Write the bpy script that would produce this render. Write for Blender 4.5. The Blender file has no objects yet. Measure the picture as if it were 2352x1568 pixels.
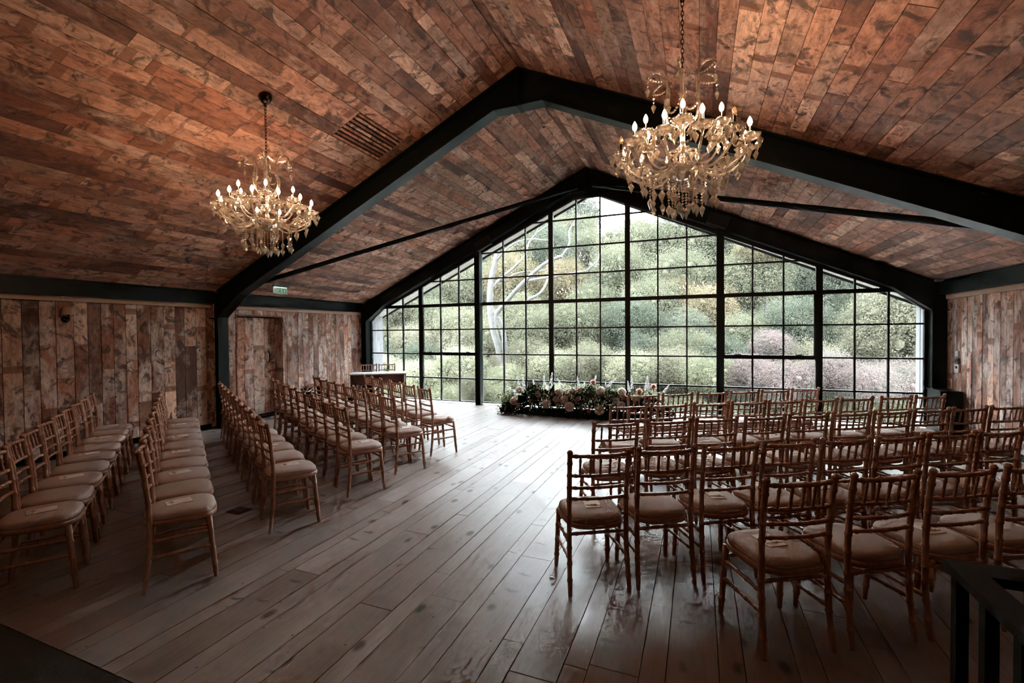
import bpy, bmesh, math, random
from mathutils import Vector, Matrix
RND = random.Random(7)
PI = math.pi
SC = bpy.context.scene
COL = SC.collection

# ---------------------------------------------------------------- camera
F_PX, CXP, CYP = 1058.0, 1176.0, 784.0
CAM = Vector((2.195, -9.849, 1.68))
CR = Vector((0.92718, 0.37452, -0.00857)).normalized()
CU = Vector((0.00097, 0.02046, 0.99979)).normalized()
CF = Vector((-0.37462, 0.92699, -0.01860)).normalized()
cam_d = bpy.data.cameras.new('camera'); cam = bpy.data.objects.new('camera', cam_d); COL.objects.link(cam)
cam_d.sensor_width = 36.0; cam_d.sensor_fit = 'HORIZONTAL'; cam_d.lens = 36.0 * F_PX / 2352.0
cam_d.clip_start = 0.05; cam_d.clip_end = 300
m = Matrix((CR, CU, -CF)).transposed().to_4x4(); m.translation = CAM
cam.matrix_world = m
SC.camera = cam

def pix(px, py, axis, val):
    """point where the line of sight through a photo pixel meets a plane"""
    d = CR * ((px - CXP) / F_PX) - CU * ((py - CYP) / F_PX) + CF
    t = (val - CAM[axis]) / d[axis]
    return CAM + d * t

# ---------------------------------------------------------------- world, exposure
W = bpy.data.worlds.new('overcast_sky'); SC.world = W; W.use_nodes = True
bg = W.node_tree.nodes['Background']
bg.inputs[0].default_value = (0.86, 0.94, 1.0, 1)
bg.inputs[1].default_value = 14.0
SC.view_settings.view_transform = 'Standard'; SC.view_settings.look = 'None'
SC.view_settings.gamma = 1.0; SC.view_settings.use_curve_mapping = False
SC.view_settings.exposure = 1.90
SC.cycles.use_denoising = True
SC.cycles.max_bounces = 6; SC.cycles.diffuse_bounces = 4; SC.cycles.glossy_bounces = 2
SC.cycles.transmission_bounces = 2; SC.cycles.transparent_max_bounces = 16
SC.cycles.caustics_reflective = False; SC.cycles.caustics_refractive = False
SC.cycles.sample_clamp_indirect = 4.0
SC.cycles.use_adaptive_sampling = True; SC.cycles.adaptive_threshold = 0.1; SC.cycles.adaptive_min_samples = 20
BULB_STRENGTH = 50.0

# ---------------------------------------------------------------- helpers
class MB:
    def __init__(s): s.v = []; s.f = []; s.sm = False
    def add(s, vs, fs):
        b = len(s.v); s.v += [tuple(v) for v in vs]; s.f += [tuple(i + b for i in f) for f in fs]; return s
    def box(s, x0, x1, y0, y1, z0, z1):
        return s.add([(x0,y0,z0),(x1,y0,z0),(x1,y1,z0),(x0,y1,z0),(x0,y0,z1),(x1,y0,z1),(x1,y1,z1),(x0,y1,z1)],
                     [(0,3,2,1),(4,5,6,7),(0,1,5,4),(1,2,6,5),(2,3,7,6),(3,0,4,7)])
    def prism_xz(s, poly, y0, y1):
        n = len(poly)
        vs = [(x, y0, z) for x, z in poly] + [(x, y1, z) for x, z in poly]
        a = sum(poly[i][0]*poly[(i+1)%n][1]-poly[(i+1)%n][0]*poly[i][1] for i in range(n))
        fs = [tuple(range(n)), tuple(range(2*n-1, n-1, -1))]
        fs += [(i, i+n, (i+1)%n+n, (i+1)%n) for i in range(n)]
        if a < 0: fs = [tuple(reversed(f)) for f in fs]
        return s.add(vs, fs)
    def prism_xy(s, poly, z0, z1):
        n = len(poly)
        vs = [(x, y, z0) for x, y in poly] + [(x, y, z1) for x, y in poly]
        fs = [tuple(range(n-1, -1, -1)), tuple(range(n, 2*n))]
        fs += [(i, (i+1)%n, (i+1)%n+n, i+n) for i in range(n)]
        return s.add(vs, fs)
    def tube(s, pts, rad, n=8, cap=True):
        pts = [Vector(p) for p in pts]
        if not hasattr(rad, '__len__'): rad = [rad]*len(pts)
        up = Vector((0,0,1)); rings = []; prev = None
        for i, p in enumerate(pts):
            t = (pts[min(i+1,len(pts)-1)] - pts[max(i-1,0)])
            if t.length < 1e-9: t = Vector((0,0,1))
            t.normalize()
            if prev is None:
                a = up if abs(t.dot(up)) < .95 else Vector((1,0,0))
                u = t.cross(a).normalized()
            else:
                u = prev - t*prev.dot(t)
                if u.length < 1e-6: u = t.orthogonal()
                u.normalize()
            prev = u; w = t.cross(u)
            rings.append([p + (u*math.cos(2*PI*k/n) + w*math.sin(2*PI*k/n))*rad[i] for k in range(n)])
        b = len(s.v)
        for r in rings: s.v += [tuple(v) for v in r]
        for i in range(len(rings)-1):
            for k in range(n):
                s.f.append((b+i*n+k, b+i*n+(k+1)%n, b+(i+1)*n+(k+1)%n, b+(i+1)*n+k))
        if cap:
            s.f.append(tuple(b+k for k in range(n-1,-1,-1)))
            s.f.append(tuple(b+(len(rings)-1)*n+k for k in range(n)))
        return s
    def lathe(s, prof, n=12, c=(0,0,0)):
        b = len(s.v); rows = []
        for r, z in prof:
            if r < 1e-6:
                rows.append([len(s.v)]); s.v.append((c[0], c[1], c[2]+z))
            else:
                rows.append(list(range(len(s.v), len(s.v)+n)))
                s.v += [(c[0]+r*math.cos(2*PI*k/n), c[1]+r*math.sin(2*PI*k/n), c[2]+z) for k in range(n)]
        for a, d in zip(rows, rows[1:]):
            for k in range(n):
                k2 = (k+1)%n
                if len(a)==1 and len(d)==1: continue
                if len(a)==1: s.f.append((a[0], d[k2], d[k]))
                elif len(d)==1: s.f.append((a[k], a[k2], d[0]))
                else: s.f.append((a[k], a[k2], d[k2], d[k]))
        return s
    def octa(s, c, rx, rz, rz2=None):
        x,y,z = c; rz2 = rz2 or rz
        return s.add([(x+rx,y,z),(x,y+rx,z),(x-rx,y,z),(x,y-rx,z),(x,y,z+rz),(x,y,z-rz2)],
                     [(0,1,4),(1,2,4),(2,3,4),(3,0,4),(1,0,5),(2,1,5),(3,2,5),(0,3,5)])
    def xform(s, M):
        s.v = [tuple(M @ Vector(v)) for v in s.v]; return s
    def mesh(s, name, mat, smooth=False):
        me = bpy.data.meshes.new(name); me.from_pydata(s.v, [], s.f); me.update()
        if mat: me.materials.append(mat)
        if smooth: me.polygons.foreach_set('use_smooth', [True]*len(me.polygons))
        return me

def ob(name, data, parent=None, loc=(0,0,0), rot=(0,0,0), scale=(1,1,1)):
    o = bpy.data.objects.new(name, data); COL.objects.link(o)
    o.location = loc; o.rotation_euler = rot; o.scale = scale
    if parent: o.parent = parent
    return o
def empty(name, loc=(0,0,0), rz=0):
    o = ob(name, None, None, loc, (0,0,rz)); o.empty_display_size = .1; return o
def tag(o, label=None, cat=None, group=None, kind=None):
    if label: o['label'] = label
    if cat: o['category'] = cat
    if group: o['group'] = group
    if kind: o['kind'] = kind
    return o
def copy_tree(o, parent=None):
    c = o.copy(); COL.objects.link(c); c.parent = parent
    for ch in list(o.children): copy_tree(ch, c)
    return c
def ordinal(n): return ['first','second','third','fourth','fifth','sixth','seventh','eighth','ninth','tenth','eleventh'][n]

# ---------------------------------------------------------------- materials
def mat(name):
    m = bpy.data.materials.new(name); m.use_nodes = True
    nt = m.node_tree; b = nt.nodes['Principled BSDF']
    return m, nt, b
def nd(nt, t, **kw):
    n = nt.nodes.new(t)
    for k, v in kw.items():
        if k.startswith('i_'):
            key = k[2:]; key = int(key) if key.isdigit() else key.replace('_', ' ')
            n.inputs[key].default_value = v
        else: setattr(n, k, v)
    return n
def plain(name, col, rough=.5, metal=0.0, noise=0.0, nscale=8.0, bump=0.0):
    m, nt, b = mat(name)
    b.inputs['Roughness'].default_value = rough; b.inputs['Metallic'].default_value = metal
    if noise > 0 or bump > 0:
        tc = nd(nt, 'ShaderNodeTexCoord'); n = nd(nt, 'ShaderNodeTexNoise', i_Scale=nscale, i_Detail=5.0)
        nt.links.new(tc.outputs['Object'], n.inputs['Vector'])
        r = nd(nt, 'ShaderNodeValToRGB')
        r.color_ramp.elements[0].position = .3; r.color_ramp.elements[1].position = .7
        r.color_ramp.elements[0].color = tuple(c*(1-noise) for c in col)+(1,)
        r.color_ramp.elements[1].color = tuple(min(1, c*(1+noise)) for c in col)+(1,)
        nt.links.new(n.outputs['Fac'], r.inputs['Fac']); nt.links.new(r.outputs['Color'], b.inputs['Base Color'])
        if bump > 0:
            bp = nd(nt, 'ShaderNodeBump', i_Strength=bump, i_Distance=.01)
            nt.links.new(n.outputs['Fac'], bp.inputs['Height']); nt.links.new(bp.outputs['Normal'], b.inputs['Normal'])
    else: b.inputs['Base Color'].default_value = tuple(col)+(1,)
    return m
def mathn(nt, op, a, b_=None, c=None):
    n = nd(nt, 'ShaderNodeMath', operation=op)
    for i, x in enumerate((a, b_, c)):
        if x is None: continue
        if isinstance(x, (int, float)): n.inputs[i].default_value = x
        else: nt.links.new(x, n.inputs[i])
    return n.outputs[0]
def mixc(nt, fac, a, b_, mode='MIX'):
    n = nd(nt, 'ShaderNodeMix', data_type='RGBA', blend_type=mode)
    for sock, x in ((n.inputs[0], fac), (n.inputs[6], a), (n.inputs[7], b_)):
        if isinstance(x, (int, float)): sock.default_value = x
        elif isinstance(x, tuple): sock.default_value = x + (1,) if len(x) == 3 else x
        else: nt.links.new(x, sock)
    return n.outputs[2]
def ramp(nt, fac, stops, interp='LINEAR'):
    r = nd(nt, 'ShaderNodeValToRGB'); cr = r.color_ramp; cr.interpolation = interp
    while len(cr.elements) < len(stops): cr.elements.new(.5)
    for e, (p, c) in zip(cr.elements, stops):
        e.position = p; e.color = (c+(1,)) if len(c) == 3 else c
    nt.links.new(fac, r.inputs['Fac']); return r.outputs['Color']
def grey(v): return (v, v, v)

def board_coords(nt, axis, along=1.0, across=1.0):
    """world position shifted by a random amount for every board; stretched along the board's axis (1=y, 2=z)"""
    g = nd(nt, 'ShaderNodeNewGeometry'); oi = nd(nt, 'ShaderNodeObjectInfo')
    off = mathn(nt, 'MULTIPLY', oi.outputs['Random'], 53.0)
    cx = nd(nt, 'ShaderNodeCombineXYZ')
    for i in range(3): nt.links.new(off, cx.inputs[i])
    va = nd(nt, 'ShaderNodeVectorMath', operation='ADD')
    nt.links.new(g.outputs['Position'], va.inputs[0]); nt.links.new(cx.outputs[0], va.inputs[1])
    vm = nd(nt, 'ShaderNodeVectorMath', operation='MULTIPLY')
    sc = [across]*3; sc[axis] = along
    nt.links.new(va.outputs[0], vm.inputs[0]); vm.inputs[1].default_value = sc
    sep = nd(nt, 'ShaderNodeSeparateXYZ'); nt.links.new(va.outputs[0], sep.inputs[0])
    return va.outputs[0], vm.outputs[0], sep.outputs[axis], oi.outputs['Random']

def reclaimed(name, axis, paint=(.74,.52,.42), cover=.52, dark=1.0, pst=.6):
    """old painted / bleached pallet boards: tone changes along each board, pale scrubbed areas, dark stains, rusty bands"""
    m, nt, b = mat(name)
    pos, st, al, rnd = board_coords(nt, axis, .16, 1.0)
    v3 = nd(nt, 'ShaderNodeVectorMath', operation='MULTIPLY'); nt.links.new(pos, v3.inputs[0]); v3.inputs[1].default_value = [(.38 if q == axis else 1.0) for q in range(3)]; lng = v3.outputs[0]
    base = ramp(nt, rnd, [(0, (.35,.16,.10)), (.22, (.52,.30,.21)), (.45, (.37,.155,.092)), (.66, (.70,.47,.35)), (.84, (.16,.078,.055)), (1, (.31,.13,.08))])
    # tone steps along the board
    t = mathn(nt, 'MULTIPLY', al, .95)
    seg = mathn(nt, 'FLOOR', t); fr = mathn(nt, 'FRACT', t)
    wn = nd(nt, 'ShaderNodeTexWhiteNoise', noise_dimensions='2D')
    cv = nd(nt, 'ShaderNodeCombineXYZ'); nt.links.new(seg, cv.inputs[0]); nt.links.new(rnd, cv.inputs[1])
    nt.links.new(cv.outputs[0], wn.inputs['Vector'])
    segc = ramp(nt, wn.outputs['Value'], [(0, (.62,.55,.50)), (.35, (.95,.9,.88)), (.7, (1.2,1.14,1.1)), (1, (1.45,1.36,1.3))])
    c = mixc(nt, 1.0, base, segc, 'MULTIPLY')
    # grain
    ng = nd(nt, 'ShaderNodeTexNoise', i_Scale=55.0, i_Detail=3.0, i_Roughness=.7, i_Distortion=.6); nt.links.new(st, ng.inputs['Vector'])
    c = mixc(nt, .55, c, ramp(nt, ng.outputs['Fac'], [(.25, grey(.45)), (.5, grey(.95)), (.75, grey(1.3))]), 'MULTIPLY')
    # pale worn paint
    n1 = nd(nt, 'ShaderNodeTexNoise', i_Scale=3.0, i_Detail=5.0, i_Roughness=.66, i_Distortion=.5); nt.links.new(lng, n1.inputs['Vector'])
    fa = ramp(nt, n1.outputs['Fac'], [(cover, grey(0)), (cover+.16, grey(pst))])
    c = mixc(nt, fa, c, paint)
    # dark stains and knots
    n2 = nd(nt, 'ShaderNodeTexNoise', i_Scale=4.8, i_Detail=5.0, i_Roughness=.68, i_Distortion=1.3); nt.links.new(pos, n2.inputs['Vector'])
    n4 = nd(nt, 'ShaderNodeTexNoise', i_Scale=17.0, i_Detail=3.0, i_Roughness=.7, i_Distortion=.8); nt.links.new(lng, n4.inputs['Vector'])
    c = mixc(nt, .85*dark, c, ramp(nt, n4.outputs['Fac'], [(.3, (.42,.37,.36)), (.48, grey(.92)), (.68, grey(1.35))]), 'MULTIPLY')
    fb = ramp(nt, n2.outputs['Fac'], [(.52, grey(0)), (.62, grey(.85))])
    c = mixc(nt, mathn(nt, 'MULTIPLY', fb, dark), c, (.085,.052,.042))
    vo = nd(nt, 'ShaderNodeTexVoronoi', i_Scale=5.0); nt.links.new(pos, vo.inputs['Vector'])
    fk = ramp(nt, vo.outputs['Distance'], [(.06, grey(.8)), (.13, grey(0))])
    c = mixc(nt, fk, c, (.05,.03,.025))
    # rust coloured bands where a batten used to be
    bd = mathn(nt, 'MULTIPLY', mathn(nt, 'LESS_THAN', fr, .085), mathn(nt, 'GREATER_THAN', wn.outputs['Value'], .38))
    c = mixc(nt, mathn(nt, 'MULTIPLY', bd, .7), c, (.22,.085,.04))
    nt.links.new(c, b.inputs['Base Color'])
    b.inputs['Roughness'].default_value = .72
    bp = nd(nt, 'ShaderNodeBump', i_Strength=.25, i_Distance=.004); nt.links.new(ng.outputs['Fac'], bp.inputs['Height'])
    nt.links.new(bp.outputs['Normal'], b.inputs['Normal'])
    return m

def floor_mat():
    m, nt, b = mat('limed_floorboards')
    pos, st, al, rnd = board_coords(nt, 1, .10, 1.0)
    base = ramp(nt, rnd, [(0, (.245,.205,.188)), (.35, (.315,.27,.253)), (.7, (.28,.245,.232)), (1, (.36,.32,.302))])
    ng = nd(nt, 'ShaderNodeTexNoise', i_Scale=60.0, i_Detail=3.0, i_Roughness=.65, i_Distortion=.4); nt.links.new(st, ng.inputs['Vector'])
    c = mixc(nt, .5, base, ramp(nt, ng.outputs['Fac'], [(.25, grey(.62)), (.5, grey(1)), (.8, grey(1.22))]), 'MULTIPLY')
    n1 = nd(nt, 'ShaderNodeTexNoise', i_Scale=2.2, i_Detail=3.0, i_Roughness=.6); nt.links.new(pos, n1.inputs['Vector'])
    c = mixc(nt, .6, c, ramp(nt, n1.outputs['Fac'], [(.3, (.72,.68,.66)), (.7, (1.2,1.2,1.2))]), 'MULTIPLY')
    # knots: stretched cells, only some of them dark
    mp = nd(nt, 'ShaderNodeVectorMath', operation='MULTIPLY'); nt.links.new(pos, mp.inputs[0]); mp.inputs[1].default_value = (5.2, 3.1, 1)
    vo = nd(nt, 'ShaderNodeTexVoronoi', i_Scale=1.0, i_Randomness=1.0); nt.links.new(mp.outputs[0], vo.inputs['Vector'])
    sx = nd(nt, 'ShaderNodeSeparateColor'); nt.links.new(vo.outputs['Color'], sx.inputs[0])
    nk = nd(nt, 'ShaderNodeTexNoise', i_Scale=14.0, i_Detail=3.0); nt.links.new(pos, nk.inputs['Vector'])
    dd = mathn(nt, 'ADD', vo.outputs['Distance'], mathn(nt, 'MULTIPLY', mathn(nt, 'SUBTRACT', nk.outputs['Fac'], .5), .16))
    fk = mathn(nt, 'MULTIPLY', ramp(nt, dd, [(.09, grey(1)), (.20, grey(0))]), mathn(nt, 'GREATER_THAN', sx.outputs[0], .5))
    c = mixc(nt, mathn(nt, 'MULTIPLY', fk, .85), c, (.04,.03,.026))
    # dark cross-grain checks
    m5 = nd(nt, 'ShaderNodeVectorMath', operation='MULTIPLY'); nt.links.new(pos, m5.inputs[0]); m5.inputs[1].default_value = (3.6, 13.0, 1)
    n5 = nd(nt, 'ShaderNodeTexNoise', i_Scale=7.0, i_Detail=2.0); nt.links.new(pos, n5.inputs['Vector'])
    a5 = nd(nt, 'ShaderNodeVectorMath', operation='ADD'); c5 = nd(nt, 'ShaderNodeCombineXYZ'); nt.links.new(mathn(nt, 'MULTIPLY', n5.outputs['Fac'], 1.6), c5.inputs[1])
    nt.links.new(m5.outputs[0], a5.inputs[0]); nt.links.new(c5.outputs[0], a5.inputs[1])
    v5 = nd(nt, 'ShaderNodeTexVoronoi', i_Scale=1.0); nt.links.new(a5.outputs[0], v5.inputs['Vector'])
    s5 = nd(nt, 'ShaderNodeSeparateColor'); nt.links.new(v5.outputs['Color'], s5.inputs[0])
    f5 = mathn(nt, 'MULTIPLY', ramp(nt, v5.outputs['Distance'], [(.10, grey(1)), (.26, grey(0))]), mathn(nt, 'GREATER_THAN', s5.outputs[0], .88))
    c = mixc(nt, mathn(nt, 'MULTIPLY', f5, .72), c, (.05,.04,.035))
    v2 = nd(nt, 'ShaderNodeTexVoronoi', i_Scale=11.0); nt.links.new(pos, v2.inputs['Vector'])
    s2 = nd(nt, 'ShaderNodeSeparateColor'); nt.links.new(v2.outputs['Color'], s2.inputs[0])
    fh = mathn(nt, 'MULTIPLY', mathn(nt, 'LESS_THAN', v2.outputs['Distance'], .07), mathn(nt, 'GREATER_THAN', s2.outputs[0], .6))
    c = mixc(nt, mathn(nt, 'MULTIPLY', fh, .85), c, (.03,.025,.02))
    # dark scuffs
    n3 = nd(nt, 'ShaderNodeTexNoise', i_Scale=3.6, i_Detail=3.0, i_Roughness=.55, i_Distortion=1.0); nt.links.new(pos, n3.inputs['Vector'])
    c = mixc(nt, ramp(nt, n3.outputs['Fac'], [(.62, grey(0)), (.85, grey(.28))]), c, (.09,.075,.07))
    nt.links.new(c, b.inputs['Base Color'])
    rr = ramp(nt, n1.outputs['Fac'], [(.3, grey(.36)), (.7, grey(.50))])
    nt.links.new(rr, b.inputs['Roughness']); b.inputs['Specular IOR Level'].default_value = .30
    bp = nd(nt, 'ShaderNodeBump', i_Strength=.22, i_Distance=.003)
    hh = mathn(nt, 'SUBTRACT', mathn(nt, 'ADD', ng.outputs['Fac'], mathn(nt, 'MULTIPLY', n1.outputs['Fac'], 3.0)), mathn(nt, 'MULTIPLY', fk, 1.5))
    nt.links.new(hh, bp.inputs['Height'])
    nt.links.new(bp.outputs['Normal'], b.inputs['Normal'])
    return m

def wood(name, c1, c2, rough=.42, axis_scale=(30, 30, 3)):
    m, nt, b = mat(name)
    tc = nd(nt, 'ShaderNodeTexCoord'); mp = nd(nt, 'ShaderNodeMapping'); mp.inputs['Scale'].default_value = axis_scale
    nt.links.new(tc.outputs['Object'], mp.inputs['Vector'])
    n = nd(nt, 'ShaderNodeTexNoise', i_Scale=1.5, i_Detail=5.0, i_Distortion=.5); nt.links.new(mp.outputs[0], n.inputs['Vector'])
    nt.links.new(ramp(nt, n.outputs['Fac'], [(.3, c1), (.7, c2)]), b.inputs['Base Color'])
    b.inputs['Roughness'].default_value = rough
    return m

FOL = .295
def foliage(name, cols, scale=1.2, trans=.35):
    m, nt, b = mat(name)
    g = nd(nt, 'ShaderNodeNewGeometry'); oi = nd(nt, 'ShaderNodeObjectInfo')
    n = nd(nt, 'ShaderNodeTexNoise', i_Scale=scale, i_Detail=3.0, i_Roughness=.75); nt.links.new(g.outputs['Position'], n.inputs['Vector'])
    f = mathn(nt, 'ADD', mathn(nt, 'MULTIPLY', mathn(nt, 'SUBTRACT', n.outputs['Fac'], .5), 1.7), mathn(nt, 'ADD', mathn(nt, 'MULTIPLY', oi.outputs['Random'], .3), .35))
    k = len(cols); cols = [tuple(v*FOL for v in cc) for cc in cols]
    c = ramp(nt, f, [(i/(k-1), cc) for i, cc in enumerate(cols)])
    d = nd(nt, 'ShaderNodeBsdfDiffuse'); t = nd(nt, 'ShaderNodeBsdfTranslucent'); mx = nd(nt, 'ShaderNodeMixShader', i_0=trans)
    nt.links.new(c, d.inputs[0]); nt.links.new(c, t.inputs[0])
    nt.links.new(d.outputs[0], mx.inputs[1]); nt.links.new(t.outputs[0], mx.inputs[2])
    nt.links.new(mx.outputs[0], nt.nodes['Material Output'].inputs[0])
    return m

def window_glass():
    m, nt, b = mat('window_glass'); nt.nodes.remove(b)
    tr = nd(nt, 'ShaderNodeBsdfTransparent'); tr.inputs[0].default_value = (.97,.985,.975,1)
    gl = nd(nt, 'ShaderNodeBsdfGlossy', i_Roughness=.0); fr = nd(nt, 'ShaderNodeFresnel', i_IOR=1.5)
    mx = nd(nt, 'ShaderNodeMixShader')
    nt.links.new(mathn(nt, 'MULTIPLY', fr.outputs[0], .8), mx.inputs[0]); nt.links.new(tr.outputs[0], mx.inputs[1]); nt.links.new(gl.outputs[0], mx.inputs[2])
    nt.links.new(mx.outputs[0], nt.nodes['Material Output'].inputs[0])
    return m
def crystal(name, tint, body):
    """cut glass: mostly clear, bright facets, with a little body that catches the bulbs"""
    m, nt, b = mat(name); nt.nodes.remove(b)
    tr = nd(nt, 'ShaderNodeBsdfTransparent'); tr.inputs[0].default_value = tint
    gl = nd(nt, 'ShaderNodeBsdfGlossy', i_Roughness=.16); gl.inputs[0].default_value = (1,.97,.93,1)
    tl = nd(nt, 'ShaderNodeBsdfTranslucent'); tl.inputs[0].default_value = (1,.92,.82,1)
    fr = nd(nt, 'ShaderNodeFresnel', i_IOR=1.7)
    m2 = nd(nt, 'ShaderNodeMixShader', i_0=body); nt.links.new(tr.outputs[0], m2.inputs[1]); nt.links.new(tl.outputs[0], m2.inputs[2])
    m3 = nd(nt, 'ShaderNodeMixShader'); nt.links.new(mathn(nt, 'MULTIPLY_ADD', fr.outputs[0], .7, .22), m3.inputs[0]); nt.links.new(m2.outputs[0], m3.inputs[1]); nt.links.new(gl.outputs[0], m3.inputs[2])
    nt.links.new(m3.outputs[0], nt.nodes['Material Output'].inputs[0])
    return m
def emit(name, col, s):
    m, nt, b = mat(name); nt.nodes.remove(b)
    e = nd(nt, 'ShaderNodeEmission'); e.inputs[0].default_value = tuple(col)+(1,); e.inputs[1].default_value = s
    nt.links.new(e.outputs[0], nt.nodes['Material Output'].inputs[0]); return m

M = {}
M['plank_y'] = reclaimed('reclaimed_boards', 1)
M['plank_z'] = reclaimed('reclaimed_upright_boards', 2, (.86,.77,.71), .45, 1.0, .66)
M['floor'] = floor_mat()
M['dark_void'] = plain('dark_batten', (.012,.010,.009), .9)
M['steel'] = plain('dark_green_painted_steel', (.005,.0095,.0085), .45, 0, .12, 12)
M['steel'].node_tree.nodes['Principled BSDF'].inputs['Specular IOR Level'].default_value = .22
M['steel_pane'] = plain('dark_window_steel', (.004,.007,.007), .45)
M['carpet'] = plain('dark_carpet', (.030,.026,.018), .95, 0, .5, 180, .6)
M['chair'] = wood('limed_chair_wood', (.42,.235,.165), (.55,.335,.25), .38)
M['pad'] = plain('taupe_seat_fabric', (.55,.46,.42), .9, 0, .06, 240, .25)
M['glass'] = window_glass()
M['rail_wood'] = wood('pale_rail_wood', (.42,.25,.17), (.66,.45,.34), .7, (14,2,14))
M['rail'] = plain('vignette_dark_steel', (.003,.005,.0045), .5); M['rail'].node_tree.nodes['Principled BSDF'].inputs['Specular IOR Level'].default_value = .2  # green steel colour lowered to near black, vignette darkening put into it
M['crystal'] = crystal('cut_glass', (1,.98,.95,1), .24)
M['crystal_drop'] = crystal('cut_glass_drop', (1,.98,.94,1), .30)
M['bronze'] = plain('dark_bronze', (.055,.04,.03), .25, 1.0)
M['gilt'] = plain('pale_gilt', (.75,.50,.28), .22, 1.0)
M['bulb'] = emit('warm_bulb', (1.0,.60,.34), BULB_STRENGTH)
M['bulb_off'] = crystal('amber_bulb_glass', (.95,.75,.45,1), .30)
M['black'] = plain('black_metal', (.008,.008,.008), .4)
M['white'] = plain('white_plastic', (.75,.74,.72), .4)
M['grey_plastic'] = plain('grey_plastic', (.12,.125,.13), .4)
M['cream'] = plain('cream_lampshade', (.62,.47,.36), .85)
M['paper'] = plain('cream_card', (.82,.80,.76), .8)
M['ribbon'] = plain('dried_flower_ribbon', (.66,.56,.44), .8)
M['white_top'] = plain('pale_desk_top', (.62,.62,.64), .35)
M['mahogany'] = wood('dark_red_wood', (.09,.032,.022), (.15,.055,.035), .35)
M['old_wood'] = wood('weathered_grey_wood', (.030,.031,.034), (.06,.061,.064), .8, (18,18,1.2))
M['soffit'] = wood('timber_soffit', (.06,.052,.042), (.10,.087,.07), .7, (2,20,20))

def unit_board(mt, name):
    """unit box centred in x,y with the visible face at z=0 going back to z=-1, edges eased"""
    me = MB()
    e = .02
    vs = []
    for z, k in ((0, e), (-.15, 0), (-1, 0)):
        vs += [(-.5+k*.0, -.5, z), (.5, -.5, z), (.5, .5, z), (-.5, .5, z)]
    me.add(vs, [(0,1,2,3), (0,4,5,1), (1,5,6,2), (2,6,7,3), (3,7,4,0), (4,8,9,5), (5,9,10,6), (6,10,11,7), (7,11,8,4), (8,11,10,9)])
    return me.mesh(name, mt)
# ================================================================ SETTING
YB = -12.6          # back of the room
YF = -10.6          # boards are laid piece by piece from here to the window
WX = 6.0
RZ, SL = 5.17, .46  # ridge height, roof slope
ANG = math.atan(SL)

# ---- floor: slab, boards of two alternating widths, carpet at the landing
fl = ob('floor', MB().box(-6.3, 6.3, YB, .12, -.16, -.024).mesh('floor_slab', M['dark_void']))
tag(fl, 'pale limed floorboards in alternating wide and narrow widths', kind='structure')
bm_f = unit_board(M['floor'], 'floorboard')
CARPET_Y = -8.5
x = .109 - .3633*17
i = 0
while x < 6.0:
    for w in (.1205, .2428):
        a, b_ = max(x, -6.0), min(x+w, 6.0)
        if b_ - a > .02:
            y = 0.0; first = True
            while y > CARPET_Y + .01:
                L = RND.uniform(1.2, 3.6) if first else RND.uniform(2.4, 3.9)
                if y - L < CARPET_Y + .7: L = y - CARPET_Y
                first = False
                dz = RND.uniform(-.0012, .0012)
                ob('floorboard', bm_f, fl, ((a+b_)/2, y-L/2, dz), (0, 0, 0), (b_-a-RND.uniform(.003,.006), L-.003, .022))
                y -= L
        x += w
ca = ob('carpet', MB().box(-6.0, 6.0, YB+.02, CARPET_Y-.006, -.022, .004).mesh('carpet', M['carpet']), fl)

# ---- ceiling: two slopes of boards running towards the window
bm_c = unit_board(M['plank_y'], 'ceiling_board')
vent_d = []
VENT = (-5.24, -4.33, 1.64, 2.01)   # y0,y1,|x| range, left slope
for s in (-1, 1):
    poly = [(0, RZ+.05), (s*6.35, RZ+.05-SL*6.35), (s*6.35, RZ+.17-SL*6.35), (0, RZ+.17)]
    ce = ob('ceiling', MB().prism_xz(poly, YB, .02).mesh('roof_deck', M['dark_void']))
    tag(ce, '%s slope of the boarded ceiling' % ('left' if s < 0 else 'right'), kind='structure')
    SLEN = 5.93/math.cos(ANG)
    d = 0.002
    while d < SLEN:
        w = min(RND.uniform(.135, .175), SLEN-d)
        if w < .03: break
        xm = (d+w/2)*math.cos(ANG)
        y = 0.0
        first = True
        while y > YF:
            L = RND.uniform(.5, 2.2) if first else RND.uniform(1.5, 2.6)
            first = False
            if s < 0 and VENT[2]-.03 < xm < VENT[3]+.03 and y-L < VENT[1] and y > VENT[0]:
                # leave the opening of the vent grille free
                if y > VENT[1]+.02: L = y-VENT[1]
                else:
                    vent_d += [d, d+w]; y = VENT[0]; continue
            if s < 0 and VENT[2]-.03 < xm < VENT[3]+.03 and y-L < VENT[0]+.0 and y > VENT[1]:
                L = y-VENT[1]
            dz = RND.uniform(-.002, .002)
            o = ob('ceiling_board', bm_c, ce, (s*xm, y-L/2, RZ-SL*xm+dz), (0, PI + s*ANG, 0), (w-.004, L-.003, .022))
            y -= L
        d += w
    if s > 0: ce_right = ce
    else: ce_left = ce

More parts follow.
